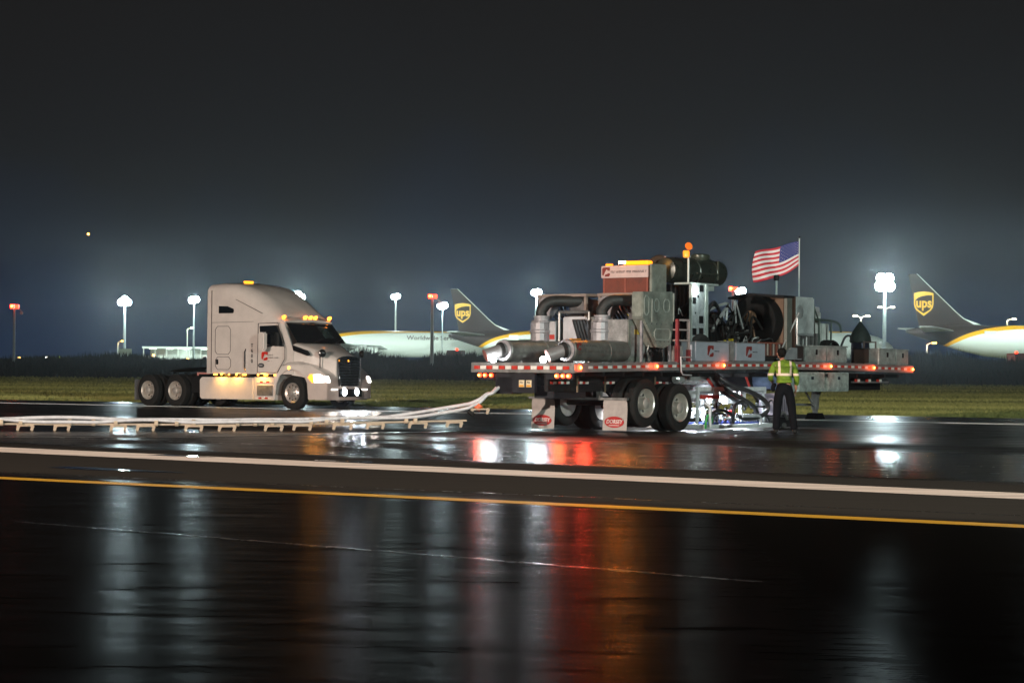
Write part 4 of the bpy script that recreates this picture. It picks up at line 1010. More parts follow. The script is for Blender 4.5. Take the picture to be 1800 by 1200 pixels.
# pair of white work lamps at the tail
for v in (.86, 2.12):
    q = MB(); q.lathe((.10, v, 1.47), (-1, -.2, 0), [(0, .05), (.05, .065), (.06, .05)], 16); w_ = q.build('tail_work_lamp', emit('tail_work_lens', (.88, .97, 1.0), 150), trl, 40)
    plight('lamp', (-.08, v, 1.50), 3, (.84, .95, 1.0), .05, trl)
    slight('lamp', (-.10, v, 1.50), (-8, v - 4.5, .5), 65, (.84, .95, 1.0), .06, 110, trl)

# ------------------------------------------------------------------ vacuum units: silencer drum, filter box, elbow, blower
def red_c(parent, u, v, z, s_, m_, y_out=-1, nm='red_emblem'):
    return c_mark(parent, lambda a, b_, d_: (u + a, v + y_out * d_, z + b_), s_, m_, None, nm)
drum_grey = mat('drum_grey', (.15, .145, .13), .4, .15, .5, 6, .2, 12)
lav_grey = mat('bracket_grey', (.28, .26, .27), .45, .1, .5, 6, .2, 20)
box_grey = mat('filter_box_grey', (.27, .26, .25), .45, .1, .55, 5, .15, 10)
green_grey = mat('green_grey_panel', (.23, .245, .21), .42, .1, .5, 5, .2, 12)
duct_black = mat('duct_black', (.018, .018, .017), .55, .1, .4, 6, .3, 15)
def vac_unit(dv, du, label, lit):
    U0, V0, Z0 = 1.3 + du, .55 + dv, 1.45
    t = on_trailer('vacuum_unit', label, 'vacuum unit', U0, V0, Z0, 'paired vacuum units at the tail of the trailer')
    x, y = du, dv
    q = MB(); q.lathe((.36 + x, .50 + y, 1.66), (1, 0, 0), [(0, .10), (.001, .205), (.03, .225), (.04, .215), (1.25, .215), (1.26, .228), (1.29, .228), (1.30, .215), (1.95, .215), (2.0, .19)], 32); dr = q.build('silencer_drum', drum_grey, t, 35)
    q = MB(); q.lathe((.345 + x, .50 + y, 1.66), (1, 0, 0), [(-.02, .12), (-.015, .215), (.014, .215)], 32); q.build('end_disc', lav_grey, dr, 35)
    q = MB(); P = [(.38 + x, .47 + y, 1.68), (.26 + x, .53 + y, 1.65), (.12 + x, .61 + y, 1.595), (.0 + x, .69 + y, 1.545)]
    q.tube(P, [.13, .13, .13, .13], 22, cap=False); q.tube(P[::-1], [.12, .12, .12, .12], 22, cap=False); q.build('outlet_pipe', mat('outlet_steel', (.24, .22, .22), .5, .3, .2, 8), dr, 50)
    q = MB(); P2 = [P[-1], (-.004 + x, .693 + y, 1.543)]; q.tube(P2, [.131, .131], 22); 
    q.v = q.v; q.build('outlet_mouth', mat('outlet_rust', (.30, .10, .08), .7), dr)
    q = MB(); q.tube([(.30 + x, .50 + y, 1.665), (.24 + x, .525 + y, 1.655)], [.165, .150], 22); q.build('collar', black_rubber, dr, 40)
    q = MB()
    for u0 in (.8, 1.75): q.box(u0 + x, u0 + .08 + x, .36 + y, .64 + y, 1.40 + camber(u0) - 1.33, 1.46)
    q.split('saddle', steel, t)
    if dv < 1:
        red_c(dr, .50 + x, .283 + y, 1.74, .14, maroon_mark)
        scribble(dr, .62 + x, 1.76, .5, .03, .283 + y, mat('faint_mark', (.09, .08, .07), .6)); scribble(dr, .48 + x, 1.645, 1.3, .045, .283 + y, mat('faint_mark', (.09, .08, .07), .6))
        q = MB(); q.box(.50 + x, .82 + x, .47 + y, .53 + y, 1.875, 1.90); q.build('amber_strip', mat('amber_sticker', (.75, .25, .02), .5), dr)
    # filter box
    q = MB(); ya = .46 if dv < 1 else 1.02; q.box(2.46 + x, 3.18 + x, ya + y, 1.40 + y, 1.44, 2.33); fb = q.build('filter_box', box_grey, t, bevel=.015)
    q = MB(); q.box(2.46 + x, 3.14 + x, ya - .016 + y, ya - .002 + y, 1.47, 2.30); q.build('side_panel', green_grey, fb, bevel=.006)
    q = MB()
    q.lathe((2.46 + x, 1.16 + y, 1.45), (0, 0, 1), [(0, .20), (.6, .20), (.62, .22), (.66, .22), (.68, .20), (.82, .20)], 14)
    q.build('canister', mat('canister_pale', (.30, .28, .29), .45, .3, .3, 9), fb, 20)
    q = MB(); q.lathe((2.50 + x, 1.14 + y, 2.28), (0, 0, 1), [(0, .20), (.02, .20), (.03, .16), (.10, .16), (.11, .18), (.14, .18)], 24); fc = q.build('flange', lav_grey, t, 40)
    q = MB(); P = bez([(2.50 + x, 1.14 + y, 2.40), (2.50 + x, 1.14 + y, 2.54), (2.62 + x, 1.0 + y, 2.72), (3.0 + x, .70 + y, 2.74), (3.2 + x, .50 + y, 2.74)], 5)
    q.tube(P, .12, 20); q.build('elbow_duct', duct_black, t, 60)
    # blower with hexagonal end bracket
    q = MB(); q.lathe((3.05 + x, .62 + y, 2.62), (1, 0, 0), [(0, .1), (.01, .2), (.3, .2), (.31, .22), (.36, .22), (.37, .18), (.7, .18)], 24); q.box(3.0 + x, 3.75 + x, .42 + y, .82 + y, 2.34, 2.48)
    for k in range(7): q.lathe((3.12 + x + k * .035, .62 + y, 2.62), (1, 0, 0), [(0, .2), (.004, .215), (.012, .215), (.016, .2)], 20)
    q.build('blower', mat('blower_grey', (.13, .125, .125), .45, .4, .3, 9), t, 40)
    hx = [(1.12, 2.84), (1.50, 2.84), (1.60, 2.76), (1.60, 2.58), (1.42, 2.36), (1.30, 2.36), (1.10, 2.58)]
    q = MB(); n = 24; hole = [(1.36 + .085 * cos(2 * pi * i / n), 2.66 + .11 * sin(2 * pi * i / n)) for i in range(n)]
    q.prism([(a + y, b_) for a, b_ in hx], FYZ, 3.0 + x, 3.06 + x); br = q.build('bracket_plate', lav_grey, t, bevel=.008)
    q = MB(); q.prism([(a + y, b_) for a, b_ in hole], FYZ, 2.992 + x, 2.999 + x); q.build('bracket_hole', black_paint, br)
    q = MB(); q.box(2.95 + x, 3.6 + x, .3 + y, 1.6 + y, 2.84, 2.90); q.box(3.02 + x, 3.10 + x, .35 + y, .41 + y, 2.36, 2.84); q.box(3.02 + x, 3.10 + x, 1.56 + y, 1.62 + y, 1.46, 2.84); q.split('frame_bar', mat('frame_tan', (.28, .22, .19), .5, .2, .3, 5), t, bevel=.006)
    q = MB()
    for k in range(5): q.tube(bez([(3.2 + x, 1.0 + y + .1 * k, 2.80), (3.15 + x, 1.0 + y + .1 * k, 2.6), (3.3 + x, .9 + y + .1 * k, 2.3), (3.35 + x, .92 + y + .1 * k, 1.9)], 5), .028, 8)
    q.split('vacuum_hose', rubber_hose, t, 60)
    # dark slanted hose chute and pressed door on the box
    q = MB(); q.prism([(.10 + y, 2.34), (-.35 + y, 1.48), (.12 + y, 1.48), (.42 + y, 2.34)] if dv > 1 else [(1.44 + y, 2.30), (1.44 + y, 1.47), (1.56 + y, 1.47), (1.62 + y, 2.30)], FYZ, 2.60 + x, 2.66 + x); sc = q.build('slanted_chute', dark_metal, t, bevel=.008)
    q = MB()
    for k in range(3):
        v0 = (.16 if dv > 1 else 1.46) + .05 * k * (1.6 if dv > 1 else .6); q.tube([(2.57 + x, v0 + y, 2.32), (2.57 + x, v0 - (.28 if dv > 1 else .0) + y, 1.56)], .026, 8)
    q.split('chute_hose', black_rubber, sc, 60)
    if dv < 1:
        q = MB(); q.box(2.54 + x, 3.06 + x, .434 + y, .443 + y, 1.56, 2.20); dr_ = q.build('box_door', box_grey, fb, bevel=.006)
        q = MB(); q.box(2.96 + x, 3.02 + x, .420 + y, .433 + y, 1.82, 1.95); q.build('latch', chrome, dr_)
        q = MB(); q.box(2.66 + x, 2.86 + x, .428 + y, .433 + y, 2.02, 2.12); q.build('warning_plate', mat('warning_plate', (.55, .42, .06), .5), dr_)
    return seat(t, U0, V0, Z0)
vac_unit(0, 0, 'vacuum unit on the near side with red emblem on its grey drum', True)
vac_unit(1.62, 0.05, 'vacuum unit on the far side whose drum ends left of the other', False)
# loose cables and air lines along the deck
cb = on_trailer('cable_bundle', 'tangle of black cables and air lines lying on the deck by the engine', 'cables', 4.0, .8, 1.5)
rc = random.Random(77)
for i in range(34):
    u0, v0 = rc.uniform(2.4, 7.6), rc.uniform(.12, 1.2); z0 = camber(u0) + .12
    P = [(u0, v0, z0)]
    for k in range(4): P.append((P[-1][0] + rc.uniform(.05, .35), min(1.8, max(.1, P[-1][1] + rc.uniform(-.2, .2))), z0 + rc.uniform(.0, .55)))
    m_ = MB(); m_.tube(bez(P, 5), rc.choice((.010, .016, .022, .03)), 7); m_.build('cable', rc.choice((black_rubber, black_rubber, rubber_hose, steel)), cb, 60)
seat(cb, 4.0, .8, 1.5)
# white lit cabinet between the two units
q = on_trailer('white_cabinet', 'brightly lit white cabinet between the two vacuum units', 'cabinet', 2.9, 1.75, 1.42)
m_ = MB(); m_.prism([(2.1 - .30, 1.45), (2.1 + .25, 1.45), (2.1 + .25, 2.4), (1.75, 2.4), (1.55, 2.1), (1.55, 1.45)], FYZ, 2.75, 3.25); wc = m_.build('cabinet_body', white_sign, q, bevel=.02)
m_ = MB(); m_.box(2.735, 2.748, 1.72, 2.20, 1.7, 2.3); m_.build('cabinet_door', white_sign, wc, bevel=.01)
m_ = MB(); m_.tube([(2.7, 1.62, 1.42), (2.7, 1.62, 2.5)], .03, 8); m_.tube([(2.7, 2.40, 1.42), (2.7, 2.40, 2.5)], .03, 8); m_.tube([(2.7, 1.62, 2.5), (2.7, 2.40, 2.5)], .03, 8); m_.split('frame_tube', steel, q)
m_ = MB(); m_.box(2.60, 2.64, 2.44, 2.60, 1.5, 2.3, 0); m_.box(2.594, 2.60, 2.45, 2.58, 1.92, 2.02, 1); m_.build('striped_panel', [white_sign, red_mark], q)
slight('lamp', (2.3, 1.7, 2.25), (2.9, 1.95, 1.9), 9, (.86, .95, 1), .05, 120, q)
seat(q, 2.9, 1.75, 1.42)

# leaning dark slanted rack right of the left unit
# ------------------------------------------------------------------ hopper
hp = on_trailer('dust_hopper', 'tall grey green dust hopper tapering to a spout beside the ladder', 'hopper', 3.0, .5, 1.45)
P = [(2.52, 2.90), (3.68, 2.93), (3.68, 2.18), (3.60, 1.82), (3.34, 1.74), (3.06, 1.76), (2.52, 2.36)]
m_ = MB(); m_.prism(P, FXZ, .14, .42); hb = m_.build('hopper_body', green_grey, hp, bevel=.02)
m_ = MB()
def pressed(x0, x1, z0, z1, w=.012, y=.128):
    c_ = rr(x0, x1, z0, z1, .06)
    for i in range(len(c_)):
        a, b_ = Vector(c_[i]), Vector(c_[(i + 1) % len(c_)]); d_ = (b_ - a).normalized(); n = Vector((-d_.y, d_.x)) * w
        m_.prism([tuple(a - n), tuple(b_ - n), tuple(b_ + n), tuple(a + n)], FXZ, y, y + .014)
pressed(2.58, 2.74, 2.42, 2.82); pressed(2.95, 3.12, 2.50, 2.76); pressed(3.30, 3.52, 2.50, 2.76); pressed(2.96, 3.56, 1.92, 2.14)
m_.box(2.84, 2.87, .120, .134, 2.28, 2.76); m_.box(3.655, 3.685, .120, .134, 2.3, 2.9); m_.split('pressed_rib', mat('rib_light', (.36, .39, .35), .4, .2), hb)
m_ = MB()
for i in range(6): m_.lathe((2.66 + i * .18, .134, 2.24), (0, -1, 0), [(0, .014), (.012, .01)], 8)
for i in range(4): m_.lathe((3.0 + i * .16, .134, 1.88), (0, -1, 0), [(0, .014), (.012, .01)], 8)
m_.split('bolt', chrome, hb)
m_ = MB(); m_.cyl((3.3, .55, 1.45), (3.3, .55, 1.76), .10, n=18); m_.cyl((3.05, .3, 1.45), (3.05, .3, 1.7), .045); m_.cyl((3.5, .28, 1.45), (3.5, .28, 1.8), .05, n=12); m_.lathe((2.95, .22, 1.62), (0, -1, 0), [(0, .05), (.05, .05)], 12); m_.box(3.42, 3.6, .3, .5, 1.45, 1.72); m_.split('spout_fitting', dark_metal, hp, 40)
m_ = MB()
for u0 in (2.56, 3.6): m_.box(u0, u0 + .05, .18, .23, 1.45, 2.3)
m_.split('hopper_leg', lav_grey, hp); seat(hp, 3.0, .5, 1.45)

# ------------------------------------------------------------------ red radiator housing with a beacon bar on top
rdh = on_trailer('radiator_housing', 'rust red radiator housing with white name board and blazing amber light bar', 'radiator', 4.2, 1.6, 2.55)
red_core = mat('radiator_red', (.17, .042, .026), .6, .1, .35, 7, .5, 60)
m_ = MB(); m_.box(4.0, 4.42, 1.0, 2.20, 2.56, 3.54); ra = m_.build('housing', [red_core], rdh, bevel=.015)
m_ = MB(); m_.box(4.03, 4.60, .93, .995, 2.55, 3.56); m_.build('side_plate', green_grey, rdh, bevel=.01)
m_ = MB(); m_.box(3.985, 3.998, 1.57, 1.62, 2.58, 3.26); m_.box(3.985, 3.998, 1.0, 1.04, 2.58, 3.3); m_.box(3.985, 3.998, 2.13, 2.17, 2.58, 3.3); m_.split('core_bar', mat('core_frame', (.26, .07, .045), .5), ra)
m_ = MB(); m_.box(3.965, 3.985, .985, 2.215, 3.27, 3.53); nb = m_.build('name_board', mat('board_pink', (.55, .42, .40), .5, 0, .12, 6), rdh, bevel=.008)
c_mark(nb, lambda a, b_, d_: (3.962 - d_, 2.08 - a, 3.40 + b_), .20, maroon_mark, None)
scribble(nb, 0, 0, .92, .045, 0, dark_mark, fx=lambda a, b_, d_: (3.960 - d_, 1.95 - a, 3.40 + b_))
amber_hot = emit('light_bar_amber', (1.0, .26, .008), 2.6)
m_ = MB(); m_.box(4.0, 4.2, 1.02, 1.66, 3.55, 3.63); m_.box(3.99, 4.08, 1.95, 2.14, 3.54, 3.575); m_.build('light_bar', amber_hot, rdh, bevel=.02)
m_ = MB(); m_.box(3.985, 3.998, 1.60, 1.76, 3.575, 3.62); m_.build('strobe', emit('strobe_core', (1, .72, .35), 120), rdh)
plight('lamp', (3.6, 1.68, 4.0), 8, (1, .36, .02), .07, rdh); slight('beam', (3.9, 1.68, 3.62), (-20, -14, 0), 95, (1, .22, .01), .08, 60, rdh); plight('lamp', (4.0, 1.3, 3.95), 10, (1, .42, .03), .07, rdh)
m_ = MB(); m_.box(4.1, 4.2, 1.1, 1.2, 1.45, 2.56); m_.box(4.1, 4.2, 2.0, 2.1, 1.45, 2.56); m_.box(3.9, 4.5, 1.0, 2.2, 2.50, 2.555); m_.split('stand_post', lav_grey, rdh)
seat(rdh, 4.2, 1.6, 2.55)

# ------------------------------------------------------------------ engine block with air cleaner drums and pipework
en = on_trailer('pump_engine', 'black pump engine with a big horizontal exhaust drum, pipes and wiring', 'engine', 5.8, 1.3, 1.48)
m_ = MB(); m_.box(4.7, 7.0, .75, 1.9, 1.5, 2.35); m_.box(4.75, 5.9, .9, 1.8, 2.35, 3.15); m_.box(6.1, 6.9, 1.0, 1.7, 2.35, 2.6)
for k in range(7): m_.box(4.85 + k * .16, 4.93 + k * .16, .86, .9, 2.4, 3.1)
for k in range(6): m_.box(6.0 + k * .15, 6.08 + k * .15, .68, .75, 1.7, 2.3)
m_.build('engine_block', dark_metal, en, bevel=.02)
m_ = MB(); m_.lathe((4.75, 1.1, 3.46), (1, 0, 0), [(0, .10), (.05, .26), (.3, .29), (1.0, .29), (1.02, .31), (1.08, .31), (1.10, .29), (1.7, .29), (1.72, .31), (1.76, .31), (1.78, .29), (2.15, .28), (2.22, .20), (2.23, .08)], 32)
eb = m_.build('exhaust_drum', mat('drum_dark_green', (.035, .042, .034), .30, .3, .3, 5), en, 35)
m_ = MB(); m_.lathe((6.2, 1.1, 3.72), (0, 0, 1), [(0, .2), (.05, .22), (.12, .22), (.15, .18)], 24); m_.box(6.46, 6.50, .78, .82, 3.3, 3.72); m_.tube([(5.6, .80, 3.42), (6.48, .80, 3.42)], .02, 8); m_.build('drum_cap', mat('cap_green', (.05, .06, .045), .3, .3), eb, 35)
m_ = MB(); m_.tube(bez([(4.7, 1.5, 3.2), (4.75, 1.5, 3.5), (5.05, 1.45, 3.72), (5.3, 1.3, 3.62), (5.4, 1.2, 3.4)], 5), .09, 14)
m_.tube(bez([(5.2, 1.6, 3.1), (5.1, 1.7, 3.5), (4.8, 1.75, 3.66)], 6), .06, 12); m_.lathe((4.9, 1.6, 3.55), (0, 0, 1), [(0, .2), (.06, .24), (.14, .15)], 18); m_.split('intake_pipe', mat('pipe_brown', (.07, .045, .03), .6, .2, .4, 9), en, 50)
m_ = MB(); m_.cyl((5.15, 1.35, 3.7), (5.15, 1.35, 3.78), .03); m_.lathe((5.0, .9, 3.55), (-.6, -.6, 0), [(0, .05), (.03, .04)], 12); m_.split('sensor', mat('sensor_pink', (.5, .3, .28), .5), en)
r2 = random.Random(5); m_ = MB(); m2_ = MB(); m3_ = MB()
for i in range(46):
    u0 = r2.uniform(4.8, 7.3); v0 = r2.uniform(.35, .85); z0 = r2.uniform(1.55, 2.5)
    P = [(u0, v0, z0), (u0 + r2.uniform(-.3, .3), v0 - r2.uniform(0, .12), z0 + r2.uniform(.1, .5)), (u0 + r2.uniform(-.6, .6), v0 + r2.uniform(-.05, .1), z0 + r2.uniform(-.3, .3))]
    (m_ if i % 4 else m2_).tube(bez(P, 5), r2.choice((.014, .02, .032)), 7)
for i in range(26):
    u0, v0, z0 = r2.uniform(5.7, 7.2), r2.uniform(.32, .6), r2.uniform(1.55, 2.35)
    m3_.box(u0, u0 + r2.uniform(.03, .09), v0, v0 + .05, z0, z0 + r2.uniform(.03, .08))
m_.split('hose', black_rubber, en, 60); m2_.split('steel_line', bright_steel, en, 60); m3_.split('fitting', grey_alu, en)
# arched hose bundle
m_ = MB()
for k in range(7):
    P = [(5.55 + k * .06, .5 + .05 * k, 2.25), (5.6 + k * .09, .5 + .05 * k, 2.62 + .02 * (k % 3)), (5.95 + k * .09, .55 + .05 * k, 2.80 - .02 * k), (6.3 + k * .06, .6 + .04 * k, 2.5), (6.5 + k * .05, .6 + .04 * k, 2.1)]
    m_.tube(bez(P, 7), .03 if k % 2 else .022, 9)
m_.split('arched_hose', rubber_hose, en, 60)
m_ = MB(); m_.lathe((5.05, .55, 1.72), (1, 0, 0), [(0, .05), (.04, .15), (.5, .16), (.56, .06)], 18); m_.build('starter_motor', dark_metal, en, 40)
m_ = MB(); m_.box(6.25, 6.42, .36, .40, 1.93, 1.99); m_.box(6.08, 6.12, .36, .40, 1.93, 1.96); m_.split('yellow_tag', mat('yellow_tag', (.75, .55, .02), .5), en)
seat(en, 5.8, 1.3, 1.48)
# punched cabinet in front of the engine
pc = on_trailer('control_cabinet', 'pale punched control cabinet with a white work lamp in front of the black engine', 'control cabinet', 4.9, .4, 1.88)
m_ = MB(); m_.box(4.60, 5.23, .30, .36, 1.90, 3.13); cb_ = m_.build('panel', mat('cabinet_pale', (.34, .37, .38), .5, .2, .4, 11, .2, 40), pc, bevel=.008)
m_ = MB(); m_.box(4.58, 4.61, .27, .33, 1.6, 3.12); m_.box(5.14, 5.24, .268, .298, 1.88, 3.14); m_.box(4.55, 5.7, .3, .7, 3.13, 3.17); m_.box(5.45, 5.68, .40, .55, 3.02, 3.12, 0); m_.split('frame_bar', mat('frame_pale', (.40, .45, .42), .4, .2), pc)
m_ = MB()
for a, b_, w, h in ((4.66, 2.72, .13, .13), (4.93, 2.98, .15, .14), (4.92, 2.30, .16, .16), (4.66, 2.04, .15, .15), (4.92, 2.03, .16, .17), (4.75, 2.5, .04, .04), (4.85, 2.85, .05, .05)): m_.box(a, a + w, .290, .298, b_, b_ + h)
m_.split('cutout', black_paint, cb_)
m_ = MB(); m_.lathe((4.74, .29, 2.99), (-.2, -1, 0), [(0, .045), (.05, .055), (.06, .04)], 14); m_.build('work_lamp', emit('cab_work_lens', (.9, 1, .97), 60), pc, 40)
plight('lamp', (4.72, .10, 2.99), 9, (.85, 1, .95), .05, pc)
m_ = MB(); m_.box(4.7, 5.2, .35, .6, 1.47, 1.9); m_.build('cabinet_base', dark_metal, pc, bevel=.02)
m_ = MB(); m_.tube(bez([(4.55, .4, 1.6), (4.7, .3, 1.85), (5.0, .3, 1.95), (5.3, .35, 1.8), (5.35, .4, 1.5)], 6), .13, 12); m_.build('tarp_bundle', black_rubber, pc, 50)
seat(pc, 4.9, .4, 1.88)
# beacon lamp on a stalk
bc = on_trailer('stalk_beacon', 'amber rotating beacon on a short stalk above the exhaust drum', 'beacon', 4.95, .6, 3.16)
m_ = MB(); m_.tube([(4.98, .62, 3.16), (4.98, .62, 3.84)], .022, 8); m_.build('stalk', galv, bc)
m_ = MB(); m_.lathe((4.96, .6, 3.97), (-.3, -.8, .35), [(-.03, .03), (-.02, .085), (.02, .085), (.03, .05)], 18); m_.build('reflector_disc', emit('disc_orange', (1, .20, .02), .55), bc, 40)
m_ = MB(); m_.lathe((4.86, .6, 3.72), (0, 0, 1), [(0, .05), (.02, .07), (.12, .075), (.15, .06)], 16); m_.build('beacon_dome', emit('beacon_dome', (1, .30, .02), 1.3), bc, 40)
seat(bc, 4.95, .6, 3.16)

# ------------------------------------------------------------------ ladder steps
ld = on_trailer('step_ladder', 'red and pale step ladder hooked on the trailer side below the hopper', 'ladder', 3.85, .05, 1.45)
m_ = MB(); m_.box(3.60, 3.66, -.02, .04, 1.44, 2.36); m_.box(4.04, 4.08, -.02, .04, 1.44, 2.36, 1); m_.box(3.66, 4.04, -.02, .03, 2.32, 2.36, 1)
for z in (2.12, 1.90): m_.box(3.66, 4.04, -.02, .16, z, z + .03, 1)
m_.box(4.03, 4.10, -.03, .05, 1.47, 1.72, 0); m_.box(3.60, 3.68, -.03, .05, 1.46, 1.8, 0)
m_.build('rails', [mat('ladder_red', (.26, .03, .035), .5, 0, .3, 8), mat('ladder_pale', (.45, .36, .34), .5)], ld)
m_ = MB(); m_.tube([(4.10, -.04, 1.56), (3.66, -.06, 1.56), (3.66, -.08, 1.26), (3.72, -.08, 1.19), (4.05, -.08, 1.18)], .018, 8); m_.build('hook_rail', mat('hook_pale', (.5, .47, .48), .4, .4), ld, 50)
m_ = MB(); m_.box(3.68, 4.03, .12, .5, 1.46, 1.80); m_.build('step_box', box_grey, ld, bevel=.01)
seat(ld, 3.85, .05, 1.45)

# ------------------------------------------------------------------ two white emblem boxes, crate, deck chests
pale_blue = mat('pale_blue_panel', (.36, .38, .43), .45, .05, .12, 4)
for a, b_, lab in ((4.28, 5.62, 'pale emblem box on the deck edge nearer the ladder'), (5.90, 7.14, 'pale emblem box on the deck edge nearer the worker')):
    zt = camber(a) + .10
    t = on_trailer('emblem_box', lab, 'equipment box', (a + b_) / 2, .3, zt, 'pale emblem boxes along the deck edge')
    m_ = MB(); m_.box(a, b_, -.03, .52, zt, 1.89); bx_ = m_.build('box_body', pale_blue, t, bevel=.012)
    c_mark(bx_, lambda p, q_, d_: ((a + b_) / 2 - .08 + p, -.036 + d_, 1.70 + q_), .24, maroon_mark, None)
    scribble(bx_, (a + b_) / 2 + .08, 1.70, .2, .02, -.036, dark_mark)
    m_ = MB(); m_.box(a + .01, b_ - .01, -.038, .53, 1.89, 1.905); m_.build('lid', grey_alu, bx_)
    seat(t, (a + b_) / 2, .3, zt)
t = on_trailer('deck_post_box', 'grey square box filling the gap between the two emblem boxes', 'box', 5.76, .1, 1.49)
m_ = MB(); m_.box(5.64, 5.88, .0, .4, 1.50, 1.93); m_.build('box_body', box_grey, t, bevel=.01); m_ = MB(); m_.box(5.66, 5.86, -.012, -.002, 1.54, 1.9); m_.build('cover', box_grey, t, bevel=.005); seat(t, 5.76, .1, 1.49)
t = on_trailer('slatted_crate', 'reddish slatted crate on the deck behind the head of the worker', 'crate', 7.8, .3, 1.5)
m_ = MB()
for k in range(9): m_.box(7.26 + k * .13, 7.30 + k * .13, .14, .16, 1.64, 1.90, k % 2)
m_.box(7.22, 8.40, .16, .8, 1.62, 1.88, 2); m_.box(7.22, 8.42, .13, .82, 1.90, 1.93, 1); m_.build('slats', [mat('slat_pale', (.45, .38, .33), .5), mat('slat_red', (.28, .08, .05), .6), mat('slat_dark', (.10, .04, .03), .7)], t)
m_ = MB(); m_.box(7.24, 8.38, .2, .8, 1.51, 1.62); m_.build('crate_base', black_rubber, t); seat(t, 7.8, .3, 1.5)
t = on_trailer('black_box', 'plain black box on the deck right of the slatted crate', 'box', 8.7, .3, 1.5)
m_ = MB(); m_.box(8.44, 9.08, .10, .7, 1.51, 1.87); bx_ = m_.build('box_body', mat('box_black', (.035, .028, .026), .6, 0, .4), t, bevel=.02); m_ = MB(); m_.box(8.6, 8.7, .086, .098, 1.70, 1.76); m_.build('latch', steel, bx_); seat(t, 8.7, .3, 1.5)
chest = mat('chest_aluminium', (.46, .47, .44), .38, .3, .45, 7, .5, 9)
def deck_chest(a, b_, zt, lab, z0=None):
    z0 = z0 or camber((a + b_) / 2) + .095
    t = on_trailer('deck_chest', lab, 'tool chest', (a + b_) / 2, .4, z0, 'aluminium chests on the front of the deck')
    m_ = MB(); m_.box(a, b_, .08, .66, z0, zt - .02); c_ = m_.build('chest_body', chest, t, bevel=.018)
    m_ = MB(); m_.box(a - .01, b_ + .01, .065, .67, zt - .018, zt + .015); m_.build('lid', chest, c_, bevel=.006)
    m_ = MB(); m_.box((a + b_) / 2 - .035, (a + b_) / 2 + .035, .058, .078, zt - .2, zt - .08); m_.build('latch', black_paint, c_, bevel=.005)
    return seat(t, (a + b_) / 2, .4, z0)
deck_chest(9.14, 10.08, 1.875, 'aluminium chest below the shiny steel tank')
deck_chest(10.15, 11.08, 1.875, 'aluminium chest in front of the black hose coil')
deck_chest(12.66, 13.52, 1.85, 'aluminium chest next to the cone covered drum')
deck_chest(13.57, 14.22, 1.84, 'endmost aluminium chest at the front tip of the trailer')
t = on_trailer('rust_box', 'narrow rust brown box between the covered drum and the end chests', 'box', 12.5, .4, 1.48)
m_ = MB(); m_.box(12.34, 12.58, .3, .6, 1.50, 1.84); m_.build('box_body', mat('rusty', (.055, .028, .02), .8, 0, .4), t, bevel=.01); m_ = MB(); m_.box(12.32, 12.60, .28, .62, 1.84, 1.86); m_.build('lid', dark_metal, t); seat(t, 12.5, .4, 1.48)

# ------------------------------------------------------------------ cooler with round fan shroud
co = on_trailer('oil_cooler', 'tan oil cooler behind a huge black round fan shroud', 'cooler', 8.4, .75, 1.5)
m_ = MB(); m_.box(8.25, 8.42, .14, 1.38, 1.52, 2.98); cbx = m_.build('cooler_body', mat('cooler_tan', (.13, .075, .045), .6, .1, .3, 6), co, bevel=.02)
m_ = MB(); m_.box(8.22, 8.44, .05, .13, 1.5, 2.98); m_.box(8.56, 8.62, .06, .14, 1.5, 3.0, 1); m_.split('side_bar', [mat('bar_grey', (.15, .155, .135), .5, .2), mat('bar_rust', (.10, .05, .035), .6)], co)
m_ = MB(); m_.prism([(.02, 3.00), (.9, 3.06), (1.5, 2.98), (1.5, 2.93), (.9, 3.0), (.02, 2.95)], FYZ, 8.0, 8.5); m_.build('cooler_hood', black_paint, co, bevel=.01)
m_ = MB(); m_.lathe((8.24, .77, 2.40), (-1, 0, 0), [(0, .61), (.25, .61), (.32, .59), (.34, .50), (.30, .30), (.2, .2), (.2, .19), (.12, .19)], 44, cap=False); sh_ = m_.build('fan_shroud', mat('shroud_black', (.006, .006, .006), .7, 0, .3, spec=.15), co, 45)
m_ = MB(); m_.lathe((8.20, .77, 2.40), (-1, 0, 0), [(0, .58), (.02, .58)], 40); m_.build('fan_guard', black_paint, sh_)
m_ = MB(); m_.lathe((7.98, .86, 2.5), (-1, 0, 0), [(0, .15), (.03, .16), (.05, .1)], 20); m_.box(7.9, 7.95, .78, .92, 2.42, 2.60, 0); m_.tube(bez([(7.9, .9, 2.35), (7.85, .75, 2.3), (7.8, .66, 2.1), (7.8, .66, 1.9)], 6), .025, 8); m_.build('hub_fittings', mat('hub_brown', (.22, .13, .08), .4, .4, .5, 20), sh_, 40)
m_ = MB(); m_.tube([(8.0, .12, 1.68), (8.7, .02, 2.62)], .02, 8); m_.tube([(8.62, .02, 1.9), (8.62, .02, 2.5)], .018, 8); m_.split('stay_rod', bright_steel, co)
m_ = MB(); m_.prism([(7.85, 1.57), (8.6, 1.57), (8.6, 1.82), (8.35, 1.82)], FXZ, .0, .05); m_.box(7.8, 8.78, -.01, .07, 1.55, 1.575); m_.build('gusset', mat('gusset_grey', (.30, .31, .32), .5, .2), co)
seat(co, 8.4, .75, 1.5)

